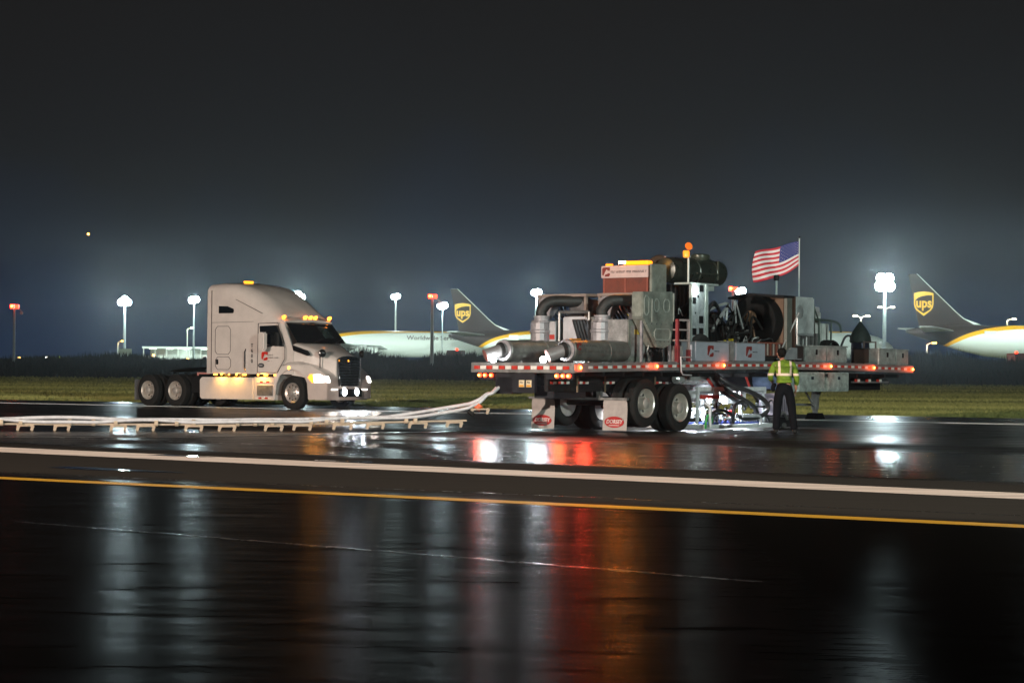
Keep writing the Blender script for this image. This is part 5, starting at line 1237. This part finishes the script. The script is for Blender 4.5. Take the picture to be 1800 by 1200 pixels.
# ------------------------------------------------------------------ stainless tank on its stand
tk = on_trailer('steel_tank', 'tall mirror bright stainless tank on a stand', 'tank', 10, 1.1, 1.5)
m_ = MB(); m_.box(9.30, 10.44, .60, 1.45, 2.14, 3.03); tb = m_.build('tank_body', mat('brushed_steel', (.62, .66, .65), .34, .3, .45, 2.2, .4, 3), tk, bevel=.03)
m_ = MB(); m_.box(9.22, 9.27, .6, 1.45, 1.9, 3.03); m_.build('back_plate', mat('plate_brown', (.14, .10, .08), .5, .3), tb)
m_ = MB(); m_.lathe((9.74, .596, 2.68), (0, -1, 0), [(0, .16), (.006, .16), (.03, .10)], 26); m_.box(9.50, 10.36, .57, .6, 2.12, 2.16); m_.split('tank_hatch', bright_steel, tb, 40)
m_ = MB()
for a in (9.52, 9.9, 10.38): m_.box(a, a + .05, .64, .70, 1.5, 2.14)
m_.box(9.5, 10.44, .62, 1.4, 1.52, 1.6); m_.cyl((9.75, .66, 1.6), (9.75, .66, 2.1), .07); m_.cyl((10.15, .66, 1.6), (10.15, .66, 2.1), .05); m_.split('stand_post', steel, tk)
m_ = MB(); m_.tube([(9.85, 1.3, 3.03), (9.85, 1.3, 3.42)], .025, 8); m_.build('vent_pipe', galv, tk); m_ = MB(); m_.lathe((9.85, 1.3, 3.42), (0, 0, 1), [(0, .07), (.12, .07), (.14, .03)], 12); m_.build('vent_cap', black_paint, tk, 40)
seat(tk, 10, 1.1, 1.5)

# ------------------------------------------------------------------ pale pump cabinets, frame, hose coil
pu = on_trailer('pump_cabinet', 'pale open sided pump cabinet under a bent frame right of the steel tank', 'pump cabinet', 11.2, 1.2, 1.5)
m_ = MB(); m_.box(10.50, 10.86, .85, 1.4, 1.52, 2.55); m_.box(11.0, 11.45, 1.0, 1.5, 1.52, 2.72); m_.box(11.55, 11.85, 1.0, 1.5, 1.52, 2.45); m_.split('cabinet_shell', mat('cabinet_white', (.66, .70, .66), .45, .1, .3, 5, .2, 8), pu, bevel=.015)
m_ = MB(); m_.box(10.54, 10.66, .835, .848, 1.6, 2.45); m_.box(10.7, 10.82, .835, .848, 1.9, 2.3); m_.box(11.1, 11.4, .985, .998, 1.6, 2.2); m_.split('cabinet_panel', grey_alu, pu)
m_ = MB(); m_.tube(bez([(10.3, .8, 2.52), (11.0, .8, 2.52), (11.7, .8, 2.50), (12.0, .8, 2.42), (12.08, .8, 2.25)], 6), .03, 8); m_.tube([(11.0, .8, 1.5), (11.0, .8, 2.5)], .025, 8); m_.tube([(11.55, .8, 1.5), (11.6, .8, 2.5)], .025, 8); m_.tube([(10.75, .8, 2.5), (10.75, .8, 2.85)], .03, 8); m_.tube([(11.2, .9, 2.45), (10.95, .9, 2.8)], .02, 8); m_.build('bent_frame', mat('frame_green', (.05, .075, .06), .45), pu, 50)
m_ = MB(); m_.box(10.95, 11.4, 1.0, 1.3, 2.60, 2.84); m_.build('top_tray', white_sign, pu, bevel=.02)
seat(pu, 11.2, 1.2, 1.5)
hc = on_trailer('hose_coil', 'black hose coil behind the second aluminium chest', 'hose coil', 11.7, .9, 1.5)
m_ = MB()
for k in range(5):
    m_.tube([(11.65 + .42 * cos(a), .80 + .05 * k, 1.62 + .40 * sin(a)) for a in [pi * 2 * i / 26 for i in range(27)]], .035, 8, cap=False)
m_.build('coil', black_rubber, hc, 60); m_ = MB(); m_.tube(bez([(11.95, .75, 1.85), (12.1, .7, 2.12), (12.35, .7, 2.16), (12.5, .75, 2.05)], 6), .028, 8); m_.build('loose_end', rubber_hose, hc, 60)
m_ = MB(); m_.lathe((11.65, .82, 1.62), (0, 1, 0), [(0, .33), (.3, .33)], 24); m_.build('reel', duct_black, hc, 40)
seat(hc, 11.7, .9, 1.5)
cd = on_trailer('covered_drum', 'dark drum under a pointed black canvas cover', 'drum', 12.85, .95, 1.48)
m_ = MB(); R_ = []
for z, w, d_ in ((2.00, .36, .34), (2.04, .40, .37), (2.15, .38, .35), (2.30, .27, .25), (2.45, .11, .10), (2.53, .02, .02)):
    R_.append([(12.90 + w * .74 * cos(2 * pi * i / 20) * (1 + .05 * sin(5 * i)), .72 + .7 * d_ * sin(2 * pi * i / 20) * (1 + .05 * cos(4 * i)), z) for i in range(20)])
m_.rings(R_); m_.build('canvas_cover', mat('canvas_black', (.020, .030, .026), .7, 0, .4, 8, .4, 12), cd, 50)
m_ = MB(); m_.lathe((12.90, .72, 1.47), (0, 0, 1), [(0, .22), (.02, .23), (.18, .22), (.2, .23), (.36, .22), (.38, .23), (.54, .22)], 26); m_.build('drum_body', mat('drum_dark', (.02, .022, .04), .3, .4, .5, 6), cd, 40)
m_ = MB()
for s_ in (-1, 1): m_.box(12.90 + s_ * .30 - .015, 12.90 + s_ * .30 + .015, .44, .47, 1.47, 2.04)
m_.box(12.60, 13.20, .44, .47, 2.0, 2.03); m_.build('drum_frame', mat('frame_brown', (.2, .14, .12), .5, .3), cd); seat(cd, 12.85, .95, 1.48)
# ------------------------------------------------------------------ flag on its pole
fg = on_trailer('flag', 'American flag flying to the left from a thin pole on the trailer', 'flag', 10.91, 1.3, 1.5)
fx, fy, _z = tw(10.91, 1.3)
m_ = MB(); m_.tube([(0, 0, 0), (0, 0, 2.98)], [.022, .014], 10); fp = m_.build('pole', galv, fg, 50)
m_ = MB(); m_.lathe((0, 0, 2.98), (0, 0, 1), [(0, .02), (.03, .03), (.05, .01)], 10); m_.build('finial', chrome, fp, 50)
m_ = MB(); NX, NZ = 52, 39
def flag_pt(s_, q):        # s 0 at the pole .. 1 fly end ; q 0 top .. 1 bottom
    drop = -.02 - .27 * s_; hgt = .58 + .13 * s_ + .05 * sin(pi * s_)
    if s_ > .9 and q < .25: drop -= 0.0
    x = -(1.08 * s_ + .06 * s_ * sin(q * 3)); y = .12 * sin(5.2 * s_ + 1.3 * q) * s_ + .05 * sin(11 * s_ + 3 * q)
    z = 2.93 + drop * 1.0 - q * hgt + .018 * sin(9 * s_ + 2.5 * q) - (.05 * sin(pi * s_) * q)
    return (x, y, z)
for j in range(NZ + 1):
    for i in range(NX + 1): m_.v.append(flag_pt(i / NX, j / NZ))
for j in range(NZ):
    for i in range(NX):
        a = j * (NX + 1) + i; m_.f.append([a, a + 1, a + NX + 2, a + NX + 1])
        st_ = int(j / NZ * 13); m_.m.append(2 if (i / NX < .42 and st_ < 7) else (0 if st_ % 2 == 0 else 1))
m_cloth = m_.build('flag_cloth', [mat('flag_red', (.50, .03, .05), .75, 0, .1), mat('flag_white', (.72, .68, .68), .75, 0, .08), mat('flag_blue', (.035, .045, .20), .75, 0, .15)], fg, 60)
sd = m_cloth.modifiers.new('thickness', 'SOLIDIFY'); sd.thickness = .004
m_ = MB()
for r_ in range(9):
    for c_ in range(6 if r_ % 2 == 0 else 5):
        s_ = .42 * (c_ * 2 + (1 if r_ % 2 == 0 else 2)) / 12.0; q = 7 / 13 * (r_ + 1) / 10
        for off in (-.006, .006):
            p0 = Vector(flag_pt(s_, q)); ex = (Vector(flag_pt(s_ + .01, q)) - p0).normalized(); ez = (Vector(flag_pt(s_, q - .01)) - p0).normalized(); n = ex.cross(ez).normalized()
            m_.add([p0 + n * off + ex * ((.010 if k % 2 == 0 else .0045) * sin(2 * pi * k / 10)) + ez * ((.010 if k % 2 == 0 else .0045) * cos(2 * pi * k / 10)) for k in range(10)], [list(range(10))])
m_.build('stars', mat('flag_white', (.72, .68, .68)), m_cloth)
fg.rotation_euler = (0, 0, 0)

# ------------------------------------------------------------------ washing rig under the trailer
rig_white = mat('rig_white', (.72, .74, .75), .4, .1, .25, 8); rig_blue = mat('rig_blue', (.05, .09, .42), .4, 0, .2)
rg = on_trailer('washing_rig', 'floodlit white washing rig with looping hoses under the trailer behind the wheels', 'washing rig', 6.2, .8, .0)
m_ = MB()
for v in (.18, 1.0, 1.85): m_.box(4.72, 7.55, v, v + .07, .84, .93)
for u0 in (4.72, 5.4, 6.3, 7.48): m_.box(u0, u0 + .07, .18, 1.92, .78, .84)
for u0 in (4.74, 5.55, 6.5, 7.48):
    m_.box(u0, u0 + .06, .20, .26, .14, .84); m_.box(u0, u0 + .06, 1.80, 1.86, .14, .84)
m_.box(5.0, 5.25, .5, 1.5, .60, .78); m_.box(5.3, 5.45, .14, .2, .45, .92); m_.box(6.4, 7.2, .5, 1.5, .56, .80); m_.box(4.9, 6.1, .9, 1.3, .24, .46)
m_.split('frame_bar', rig_white, rg, bevel=.006)
m_ = MB(); m_.box(4.78, 5.52, .13, .17, .68, .76); m_.box(5.95, 6.45, .13, .17, .68, .76); m_.box(5.9, 6.1, .10, .16, .30, .42); m_.tube([(5.2, .25, 1.1), (5.4, .22, .92)], .03, 8); m_.tube([(6.85, .3, 1.18), (6.98, .28, .94)], .028, 8); m_.split('red_bar', mat('rig_red', (.55, .05, .04), .5), rg)
m_ = MB(); m_.box(4.70, 7.45, -.06, .10, .035, .125); m_.box(4.70, 7.45, 1.5, 1.62, .035, .125); m_.box(4.70, 4.80, -.06, 1.62, .035, .125); m_.box(7.35, 7.45, -.06, 1.62, .035, .125)
m_.build('skid_frame', rig_white, rg, bevel=.012)
m_ = MB(); m_.box(4.85, 7.1, .10, .14, .125, .165); m_.box(4.85, 7.1, .6, .64, .125, .165); m_.split('manifold', rig_blue, rg)
m_ = MB()
for k in range(12): m_.lathe((4.95 + k * .19, .12, .165), (0, 0, 1), [(0, .03), (.05, .035), (.07, .02)], 10)
for k in range(9): m_.lathe((5.0 + k * .26, .16, .45 + .06 * (k % 3)), (0, -1, 0), [(0, .045), (.03, .05), (.05, .03)], 10)
m_.split('nozzle', chrome, rg, 40)
m_ = MB()
m_.tube(bez([(5.60, .35, 1.22), (5.9, .1, .98), (6.5, -.05, .82), (7.0, -.12, .62), (7.1, -.12, .42), (6.8, -.10, .28), (6.3, -.08, .24), (5.95, -.05, .30)], 9), .052, 12)
m_.tube(bez([(5.55, .40, 1.22), (5.8, .2, .9), (6.3, .1, .70), (6.7, .0, .50), (6.85, .0, .3)], 9), .050, 12)
m_.tube(bez([(5.5, .45, 1.2), (5.7, .25, .86), (6.1, .12, .66), (6.5, .05, .52)], 9), .045, 12)
m_.tube(bez([(4.85, -.02, .14), (4.9, -.05, .34), (5.15, -.06, .43), (5.5, -.05, .40), (5.75, -.03, .30), (5.8, .0, .14)], 9), .034, 10)
m_.tube(bez([(5.05, .02, .14), (5.1, .0, .30), (5.3, -.02, .36), (5.5, .0, .34)], 8), .026, 10)
m_.tube(bez([(5.75, -.06, .14), (5.72, -.1, .45), (5.85, -.1, .58), (6.15, -.08, .62), (6.4, .0, .55)], 8), .034, 10)
m_.tube(bez([(6.85, .0, .3), (7.1, .0, .32), (7.3, -.02, .22), (7.42, .0, .10)], 8), .026, 10)
m_.tube(bez([(5.5, .3, .62), (5.4, .15, .58), (5.38, .12, .46), (5.5, .1, .40)], 8), .022, 8)
m_.tube(bez([(6.9, .1, .5), (7.2, .0, .5), (7.5, .05, .62), (7.75, .1, .62)], 8), .022, 8)
m_.split('hose_loop', rubber_hose, rg, 60)
m_ = MB(); m_.tube(bez([(6.05, -.1, .30), (6.4, -.12, .30), (6.75, -.12, .28), (6.85, -.1, .12)], 8), .040, 10); m_.tube(bez([(4.72, .0, .60), (4.76, -.1, .5), (4.72, -.12, .3), (4.78, -.1, .10)], 8), .034, 10)
m_.tube(bez([(7.45, .3, .7), (7.3, .1, .5), (7.2, .0, .35)], 8), .03, 10); m_.split('pale_hose', mat('pale_hose', (.52, .55, .58), .4), rg, 60)
m_ = MB(); r3 = random.Random(11)
for i in range(46):
    u0, v0, z0 = r3.uniform(4.85, 7.3), r3.uniform(.25, .9), r3.uniform(.2, .78)
    if r3.random() < .5: m_.box(u0, u0 + r3.uniform(.05, .2), v0, v0 + .1, z0, z0 + r3.uniform(.04, .12))
    else: m_.cyl((u0, v0, z0), (u0 + r3.uniform(-.25, .25), v0 + .05, z0 + r3.uniform(-.15, .15)), r3.uniform(.015, .035), n=8)
m_.split('valve', bright_steel, rg, bevel=.004)
m_ = MB(); m_.tube([(5.02, .02, .165), (5.0, .0, .30)], .02, 8); m_.tube(bez([(4.66, -.05, .05), (4.60, -.1, .20), (4.68, -.1, .34)], 6), .022, 8); m_.split('green_hose', mat('hose_green', (.04, .35, .08), .4), rg)
seat(rg, 6.2, .8, 0)
gnr = on_trailer('pump_crate', 'lilac grey pump crate on the asphalt beside the legs of the worker', 'pump', 7.95, .1, .0)
m_ = MB(); m_.box(7.6, 8.15, -.05, .4, .30, .72); m_.box(7.5, 8.4, -.08, .45, .72, .78); m_.box(7.7, 8.3, .0, .4, .02, .26, 1); m_.box(7.62, 8.12, -.062, -.052, .36, .68, 0)
for k in range(6): m_.box(7.66 + k * .08, 7.69 + k * .08, -.072, -.064, .38, .66, 1)
m_.build('pump_housing', [mat('lilac_grey', (.34, .30, .36), .5, .1, .25), dark_metal], gnr, bevel=.01)
m_ = MB(); m_.tube(bez([(7.5, -.1, .2), (7.75, -.14, .36), (8.0, -.1, .2)], 6), .03, 8); m_.cyl((8.0, -.05, .06), (8.0, .05, .06), .06, n=16); m_.cyl((7.7, -.05, .06), (7.7, .05, .06), .06, n=16); m_.split('castor', steel, gnr, 40)
seat(gnr, 7.95, .1, 0)

# ------------------------------------------------------------------ towed hoses on castor trolleys
H0, H1 = Vector((-14.0, 41.2, 0)), Vector((-.9, 43.45, 0)); HD = (H1 - H0); HLn = HD.length; HD.normalize(); HN = Vector((-HD.y, HD.x, 0))
def hz(s_):      # height of the trolley tops above ground along the run
    lift = max(0, (s_ - 8.5) / 4.6); return .115 + .10 * lift ** 1.3
def x_to_s(px):  # picture column of a trolley -> distance along the straight run
    k = (px - 900) / F_PX; return (k * H0.y - H0.x) / (HD.x - k * HD.y)
hose_t = thing('towed_hose', 'pair of pale hoses strapped together and towed along the runway behind the trailer', 'hose')
hose_pale = mat('towed_hose_pale', (.62, .60, .61), .3, 0, .2, 6)
def hose_path(side, seed, amp):
    rn = random.Random(seed); P = []
    n = 40
    for i in range(n + 1):
        s_ = HLn * i / n; q = H0 + HD * s_ + HN * (side * .05) + Vector((0, 0, .02 + side * .025))
        w = amp * (sin(s_ * 1.7 + seed) * .6 + sin(s_ * .8 + 2 * seed) * .4)
        P.append(q + Vector((0, 0, hz(s_) + .065 + abs(w) * .5 + w * .3 + .20 * max(0, (s_ - HLn + 2.2) / 2.2) ** 2)) + HN * w * .5)
    e0 = P[-1]; a = Vector(tw(-.10, 2.0, .80))
    P += [e0.lerp(a, .22) + Vector((0, 0, -.02)), e0.lerp(a, .5) + Vector((0, 0, -.03 + side * .01)), e0.lerp(a, .78) + Vector((0, 0, .02)), a + HN * side * .05, Vector(tw(.15, 2.0 + side * .03, .95))]
    return bez(P, 4)
m_ = MB(); m_.tube(hose_path(-1, 2, .12), .034, 10); m_.build('hose', hose_pale, hose_t, 70)
m_ = MB(); m_.tube(hose_path(1, 5, .05), .036, 10); m_.build('hose', hose_pale, hose_t, 70)
m_ = MB()
P = [H0 + HD * (HLn * i / 30) + Vector((0, 0, hz(HLn * i / 30) + .018)) for i in range(31)]; m_.tube(P, .022, 8); m_.build('spine', mat('spine_cream', (.46, .36, .27), .5, 0, .2, 6), hose_t, 70)
strap = mat('strap_cream', (.55, .42, .30), .5, 0, .2)
for px in (4, 38, 124, 166, 205, 276, 312, 342, 419, 450, 480, 548, 575, 603, 715, 731): 
    s_ = x_to_s(px); q = H0 + HD * s_ + Vector((0, 0, hz(s_) + .05))
    m_ = MB(); m_.tube([q - HD * .035, q + HD * .035], .078, 12, flat=.9); m_.build('strap', strap if px < 650 or px > 700 else black_rubber, hose_t, 50)
for k, (f_, c_) in enumerate(((.18, 'k'), (.40, 'o'), (.47, 'o'))):
    a = Vector(tw(-.10, 2.0, .80)); q = (H1 + Vector((0, 0, hz(HLn) + .07))).lerp(a, f_)
    m_ = MB(); d_ = (a - H1).normalized(); m_.tube([q - d_ * .03, q + d_ * .03], .085, 12); m_.build('strap', black_rubber if c_ == 'k' else mat('strap_orange', (.75, .14, .04), .5), hose_t, 50)
def trolley(px0, px1, label):
    s0, s1 = x_to_s(px0), x_to_s(px1); sc = (s0 + s1) / 2; w = (s1 - s0) / 2; zt = hz(sc); lift = max(0, zt - .118)
    base = H0 + HD * sc + Vector((0, 0, lift))
    t = thing('castor_trolley', label, 'trolley', base, math.atan2(HD.y, HD.x), 'castor trolleys under the towed hoses')
    cream = mat('trolley_cream', (.50, .37, .26), .5, 0, .22, 9)
    m_ = MB(); m_.box(-w - .03, w + .03, -.05, .05, .085, .118); m_.box(-w * .5, w * .5, -.09, .09, .09, .112); m_.build('crossbar', cream, t, bevel=.006)
    for sg in (-1, 1):
        c_ = empty('castor', t, (sg * w, 0, 0))
        m_ = MB(); m_.box(-.035, .035, -.035, .035, .07, .086); m_.prism([(-.03, .075), (.03, .075), (.005, .02), (-.03, .02)], FXZ, -.026, -.018); m_.prism([(-.03, .075), (.03, .075), (.005, .02), (-.03, .02)], FXZ, .018, .026); m_.lathe((0, 0, .085), (0, 0, 1), [(0, .03), (.035, .03), (.045, .012)], 10); m_.build('fork', cream, c_)
        m_ = MB(); m_.cyl((-.012, -.016, .032), (-.012, .016, .032), .032, n=16); m_.build('wheel', mat('castor_wheel', (.38, .28, .20), .5), c_, 40)
    return t
TP = [(34, 59), (99, 123), (198, 222), (244, 272), (329, 356), (388, 414), (469, 497), (519, 547), (589, 619), (648, 675), (722, 750), (788, 812)]
words = ['leftmost hose trolley on the wet asphalt', 'second hose trolley from the left', 'third hose trolley from the left, below the lone mast', 'fourth hose trolley, under the rear wheels of the truck', 'fifth hose trolley, under the rear half of the cab', 'sixth hose trolley, below the truck side fairing', 'seventh hose trolley, just left of the front truck wheel', 'eighth hose trolley, just right of the front truck wheel', 'ninth hose trolley, under the truck headlights', 'tenth hose trolley, just right of the truck nose', 'eleventh hose trolley, between truck and trailer', 'twelfth hose trolley, where the hoses start to climb']
for (a, b_), l_ in zip(TP, words): trolley(a, b_, l_)
a = Vector(tw(-.10, 2.0, .80)); q = (H1 + Vector((0, 0, hz(HLn)))).lerp(a, .42)
lt_ = trolley(848, 876, 'hose trolley hanging in the air beside the tail of the trailer'); lt_.location = q + Vector((.05, 0, -.10))

# ------------------------------------------------------------------ worker seen from behind
def skin(name, nodes, edges, m_, parent, sub=2, root=0):
    me = bpy.data.meshes.new(name); me.from_pydata([n[0] for n in nodes], edges, [])
    o = bpy.data.objects.new(name, me); COL.objects.link(o)
    md = o.modifiers.new('skin', 'SKIN'); md.use_smooth_shade = True; md.branch_smoothing = .6
    if not me.skin_vertices:
        with bpy.context.temp_override(object=o, active_object=o): bpy.ops.mesh.customdata_skin_add()
    for v_, n in zip(me.skin_vertices[0].data, nodes):
        r = n[1]; v_.radius = r if isinstance(r, tuple) else (r, r)
    me.skin_vertices[0].data[root].use_root = True
    s2 = o.modifiers.new('sub', 'SUBSURF'); s2.levels = sub; s2.render_levels = sub
    dg = bpy.context.evaluated_depsgraph_get(); m2 = bpy.data.meshes.new_from_object(o.evaluated_get(dg))
    bpy.data.objects.remove(o)
    for k in range(len(m2.materials)): m2.materials.pop()
    m2.materials.append(m_); m2.shade_smooth()
    r_ = bpy.data.objects.new(name, m2); COL.objects.link(r_)
    if parent: r_.parent = parent
    return r_
skin_m = mat('skin_tone', (.42, .20, .13), .55, 0, .1)
trouser = mat('black_trousers', (.006, .006, .008), .85, 0, .5, 7, .9, 14, spec=.1)
def vest_mat():
    m, nt, b = new_mat('hi_vis_jacket'); k = nt.links.new; N = nt.nodes.new
    tc = N('ShaderNodeTexCoord'); s_ = N('ShaderNodeSeparateXYZ'); k(tc.outputs['Object'], s_.inputs[0])
    def Mx(op, a, b_=None):
        n = N('ShaderNodeMath'); n.operation = op
        for i, v in enumerate((a, b_)):
            if v is None: continue
            if isinstance(v, (int, float)): n.inputs[i].default_value = v
            else: k(v, n.inputs[i])
        return n.outputs[0]
    band = Mx('LESS_THAN', Mx('ABSOLUTE', Mx('SUBTRACT', s_.outputs['Z'], 1.215)), .024)
    ax = Mx('ABSOLUTE', Mx('SUBTRACT', Mx('ABSOLUTE', Mx('ADD', s_.outputs['X'], .035)), Mx('ADD', .115, 0)))
    brace = Mx('MULTIPLY', Mx('LESS_THAN', ax, .023), Mx('GREATER_THAN', s_.outputs['Z'], 1.21))
    f = Mx('MAXIMUM', band, brace)
    n = N('ShaderNodeTexNoise'); n.inputs['Scale'].default_value = 9; k(tc.outputs['Object'], n.inputs['Vector'])
    g_ = N('ShaderNodeValToRGB'); e = g_.color_ramp.elements; e[0].position = .35; e[0].color = (.10, .17, .008, 1); e[1].position = .7; e[1].color = (.19, .28, .015, 1); k(n.outputs['Fac'], g_.inputs['Fac'])
    mx = N('ShaderNodeMixRGB'); k(f, mx.inputs['Fac']); k(g_.outputs[0], mx.inputs['Color1']); mx.inputs['Color2'].default_value = (.85, .62, .50, 1)
    k(mx.outputs[0], b.inputs['Base Color']); b.inputs['Roughness'].default_value = .8
    bp = N('ShaderNodeBump'); bp.inputs['Strength'].default_value = .5; bp.inputs['Distance'].default_value = .03; k(n.outputs['Fac'], bp.inputs['Height']); k(bp.outputs['Normal'], b.inputs['Normal'])
    return m
pe = thing('person', 'worker in a lime hi-vis jacket and black trousers standing with back to camera', 'person', (5.62, 44.3, 0.0), 0)
N_ = [((-.03, .02, .95), (.150, .115)),   # 0 pelvis
      ((-.035, .01, 1.12), (.150, .110)), ((-.045, 0, 1.30), (.165, .115)), ((-.055, 0, 1.43), (.125, .09)), ((-.075, .01, 1.51), (.058, .058)), ((-.09, .025, 1.57), (.060, .065)), ((-.10, .035, 1.65), (.078, .092)), ((-.10, .03, 1.70), (.060, .075)),
      ((-.15, .0, .90), (.095, .10)), ((-.175, .02, .50), (.062, .068)), ((-.19, 0, .30), (.058, .062)), ((-.19, -.02, .09), (.040, .045)), ((-.23, .12, .035), (.040, .03)),
      ((.075, .0, .90), (.095, .10)), ((.13, .03, .50), (.062, .068)), ((.155, .0, .30), (.058, .062)), ((.17, -.02, .09), (.040, .045)), ((.19, .13, .035), (.040, .03)),
      ((-.225, .0, 1.43), (.062, .062)), ((-.31, -.01, 1.19), (.045, .045)), ((-.27, .20, 1.08), (.034, .034)), ((-.25, .27, 1.06), (.030, .038)),
      ((.13, .0, 1.43), (.062, .062)), ((.20, -.02, 1.18), (.045, .045)), ((.215, .07, .96), (.034, .034)), ((.215, .10, .89), (.022, .038))]
E_ = [(0, 1), (1, 2), (2, 3), (3, 4), (4, 5), (5, 6), (6, 7), (0, 8), (8, 9), (9, 10), (10, 11), (11, 12), (0, 13), (13, 14), (14, 15), (15, 16), (16, 17), (3, 18), (18, 19), (19, 20), (20, 21), (3, 22), (22, 23), (23, 24), (24, 25)]
bodyN, bodyE = list(N_), list(E_)
def fingers(root, base, dirn, side, curl):
    d_ = Vector(dirn).normalized(); s_ = Vector(side).normalized(); c_ = Vector(curl).normalized()
    for k, ln in enumerate((.068, .078, .072, .056)):
        o_ = Vector(base) + s_ * ((k - 1.5) * .021) + d_ * .02; i0 = len(bodyN)
        bodyN.append((tuple(o_), .0088)); bodyN.append((tuple(o_ + d_ * ln * .5 + c_ * .008), .0082)); bodyN.append((tuple(o_ + d_ * ln * .9 + c_ * .03), .007))
        bodyE.extend([(root, i0), (i0, i0 + 1), (i0 + 1, i0 + 2)])
    i0 = len(bodyN); o_ = Vector(base) - s_ * .038 - d_ * .02
    bodyN.append((tuple(o_), .010)); bodyN.append((tuple(o_ - s_ * .012 + d_ * .03 + c_ * .015), .009)); bodyN.append((tuple(o_ - s_ * .010 + d_ * .055 + c_ * .025), .0075)); bodyE.extend([(root, i0), (i0, i0 + 1), (i0 + 1, i0 + 2)])
fingers(25, (.215, .105, .875), (.0, .12, -1), (0, -1, 0), (-1, 0, 0)); fingers(21, (-.245, .285, 1.055), (.25, 1, -.1), (-.2, 0, -1), (1, 0, 0))
body = skin('body', bodyN, bodyE, skin_m, pe)
# facial features
m_ = MB(); hc_ = Vector((-.10, .045, 1.64)); fd_ = Vector((-.55, .83, -.18)).normalized(); rt = fd_.cross(Vector((0, 0, 1))).normalized(); up_ = rt.cross(fd_)
m_.lathe(hc_ + fd_ * .082 - up_ * .005, fd_, [(-.02, .018), (.01, .012), (.022, .004)], 10)
for s_ in (-1, 1): m_.lathe(hc_ + rt * s_ * .076 - fd_ * .0, rt * s_, [(0, .026), (.012, .03), (.02, .016)], 12)
m_.build('nose_and_ears', skin_m, body, 60)
m_ = MB()
for s_ in (-1, 1): m_.lathe(hc_ + fd_ * .080 + rt * s_ * .03 + up_ * .012, fd_, [(0, .010), (.006, .006)], 10)
m_.box(-.001, .001, -.001, .001, 1.6, 1.602); m_.build('eyes', black_paint, body, 40)
m_ = MB(); m_.tube([hc_ + fd_ * .086 - rt * .02 - up_ * .042, hc_ + fd_ * .092 - up_ * .044, hc_ + fd_ * .086 + rt * .02 - up_ * .042], .006, 8); m_.build('mouth', mat('lips', (.30, .10, .08), .5), body, 60)
rh = random.Random(9); m_ = MB(); R_ = []
for j in range(9):
    th = pi * j / 8 * .80; R_.append([(-.10 + (.094 + rh.uniform(-.005, .006)) * sin(th) * cos(2 * pi * i / 22) + .012, .018 + (.108 + rh.uniform(-.005, .006)) * sin(th) * sin(2 * pi * i / 22) - .014, 1.668 + .096 * cos(th) - (.02 if j == 8 else 0)) for i in range(22)])
m_.rings(R_); m_.build('hair', mat('dark_hair', (.008, .007, .006), .7, 0, .4, 30, .8, 60, spec=.1), body, 80)
tN = [((-.03, .02, .97), (.165, .130)), ((-.035, .01, 1.12), (.162, .125)), ((-.15, .0, .88), (.112, .118)), ((-.172, .02, .50), (.088, .092)), ((-.19, 0, .28), (.080, .082)), ((-.195, -.015, .07), (.078, .085)),
      ((.080, .0, .88), (.112, .118)), ((.13, .03, .50), (.088, .092)), ((.155, .0, .28), (.080, .082)), ((.172, -.015, .07), (.078, .085))]
skin('trousers', tN, [(0, 1), (0, 2), (2, 3), (3, 4), (4, 5), (0, 6), (6, 7), (7, 8), (8, 9)], trouser, pe)
jN = [((-.04, .01, 1.22), (.200, .145)), ((-.045, .0, 1.34), (.200, .140)), ((-.055, .0, 1.45), (.140, .10)), ((-.072, .01, 1.505), (.075, .075)), ((-.038, .01, 1.12), (.195, .145)),
      ((-.235, .0, 1.435), (.080, .080)), ((-.325, -.01, 1.19), (.066, .066)), ((-.285, .17, 1.09), (.052, .052)), ((.14, .0, 1.435), (.080, .080)), ((.215, -.02, 1.18), (.066, .066)), ((.225, .06, .985), (.052, .052))]
skin('jacket', jN, [(0, 1), (1, 2), (2, 3), (0, 4), (2, 5), (5, 6), (6, 7), (2, 8), (8, 9), (9, 10)], vest_mat(), pe)
skin('tool_pouch', [((-.22, .02, 1.05), (.08, .06)), ((-.27, .04, .93), (.075, .05)), ((-.24, .04, .86), (.05, .04))], [(0, 1), (1, 2)], trouser, pe)
for x, y, k in ((-.205, .03, -.4), (.18, .03, .15)):
    skin('boot', [((x, -.045, .10), (.055, .06)), ((x, -.045, .045), (.048, .045)), ((x + k * .08, .06, .042), (.050, .040)), ((x + k * .16, .16, .036), (.045, .034))], [(0, 1), (1, 2), (2, 3)], black_rubber, pe)

# ------------------------------------------------------------------ night mist
HAZE = 0.0003
hzb = MB(); hzb.box(-420, 420, -310, 760, -1.2, 23); hz_o = hzb.build('haze', [])
hm = bpy.data.materials.new('night_mist'); hm.use_nodes = True; nt = hm.node_tree; nt.nodes.clear()
ho = nt.nodes.new('ShaderNodeOutputMaterial'); pv = nt.nodes.new('ShaderNodeVolumePrincipled')
pv.inputs['Color'].default_value = (.9, .95, 1, 1); pv.inputs['Density'].default_value = HAZE; pv.inputs['Anisotropy'].default_value = .8
nt.links.new(pv.outputs[0], ho.inputs['Volume']); hz_o.data.materials.append(hm); hz_o['kind'] = 'stuff'; hz_o['label'] = 'thin drizzle mist filling the night air around the lamps'
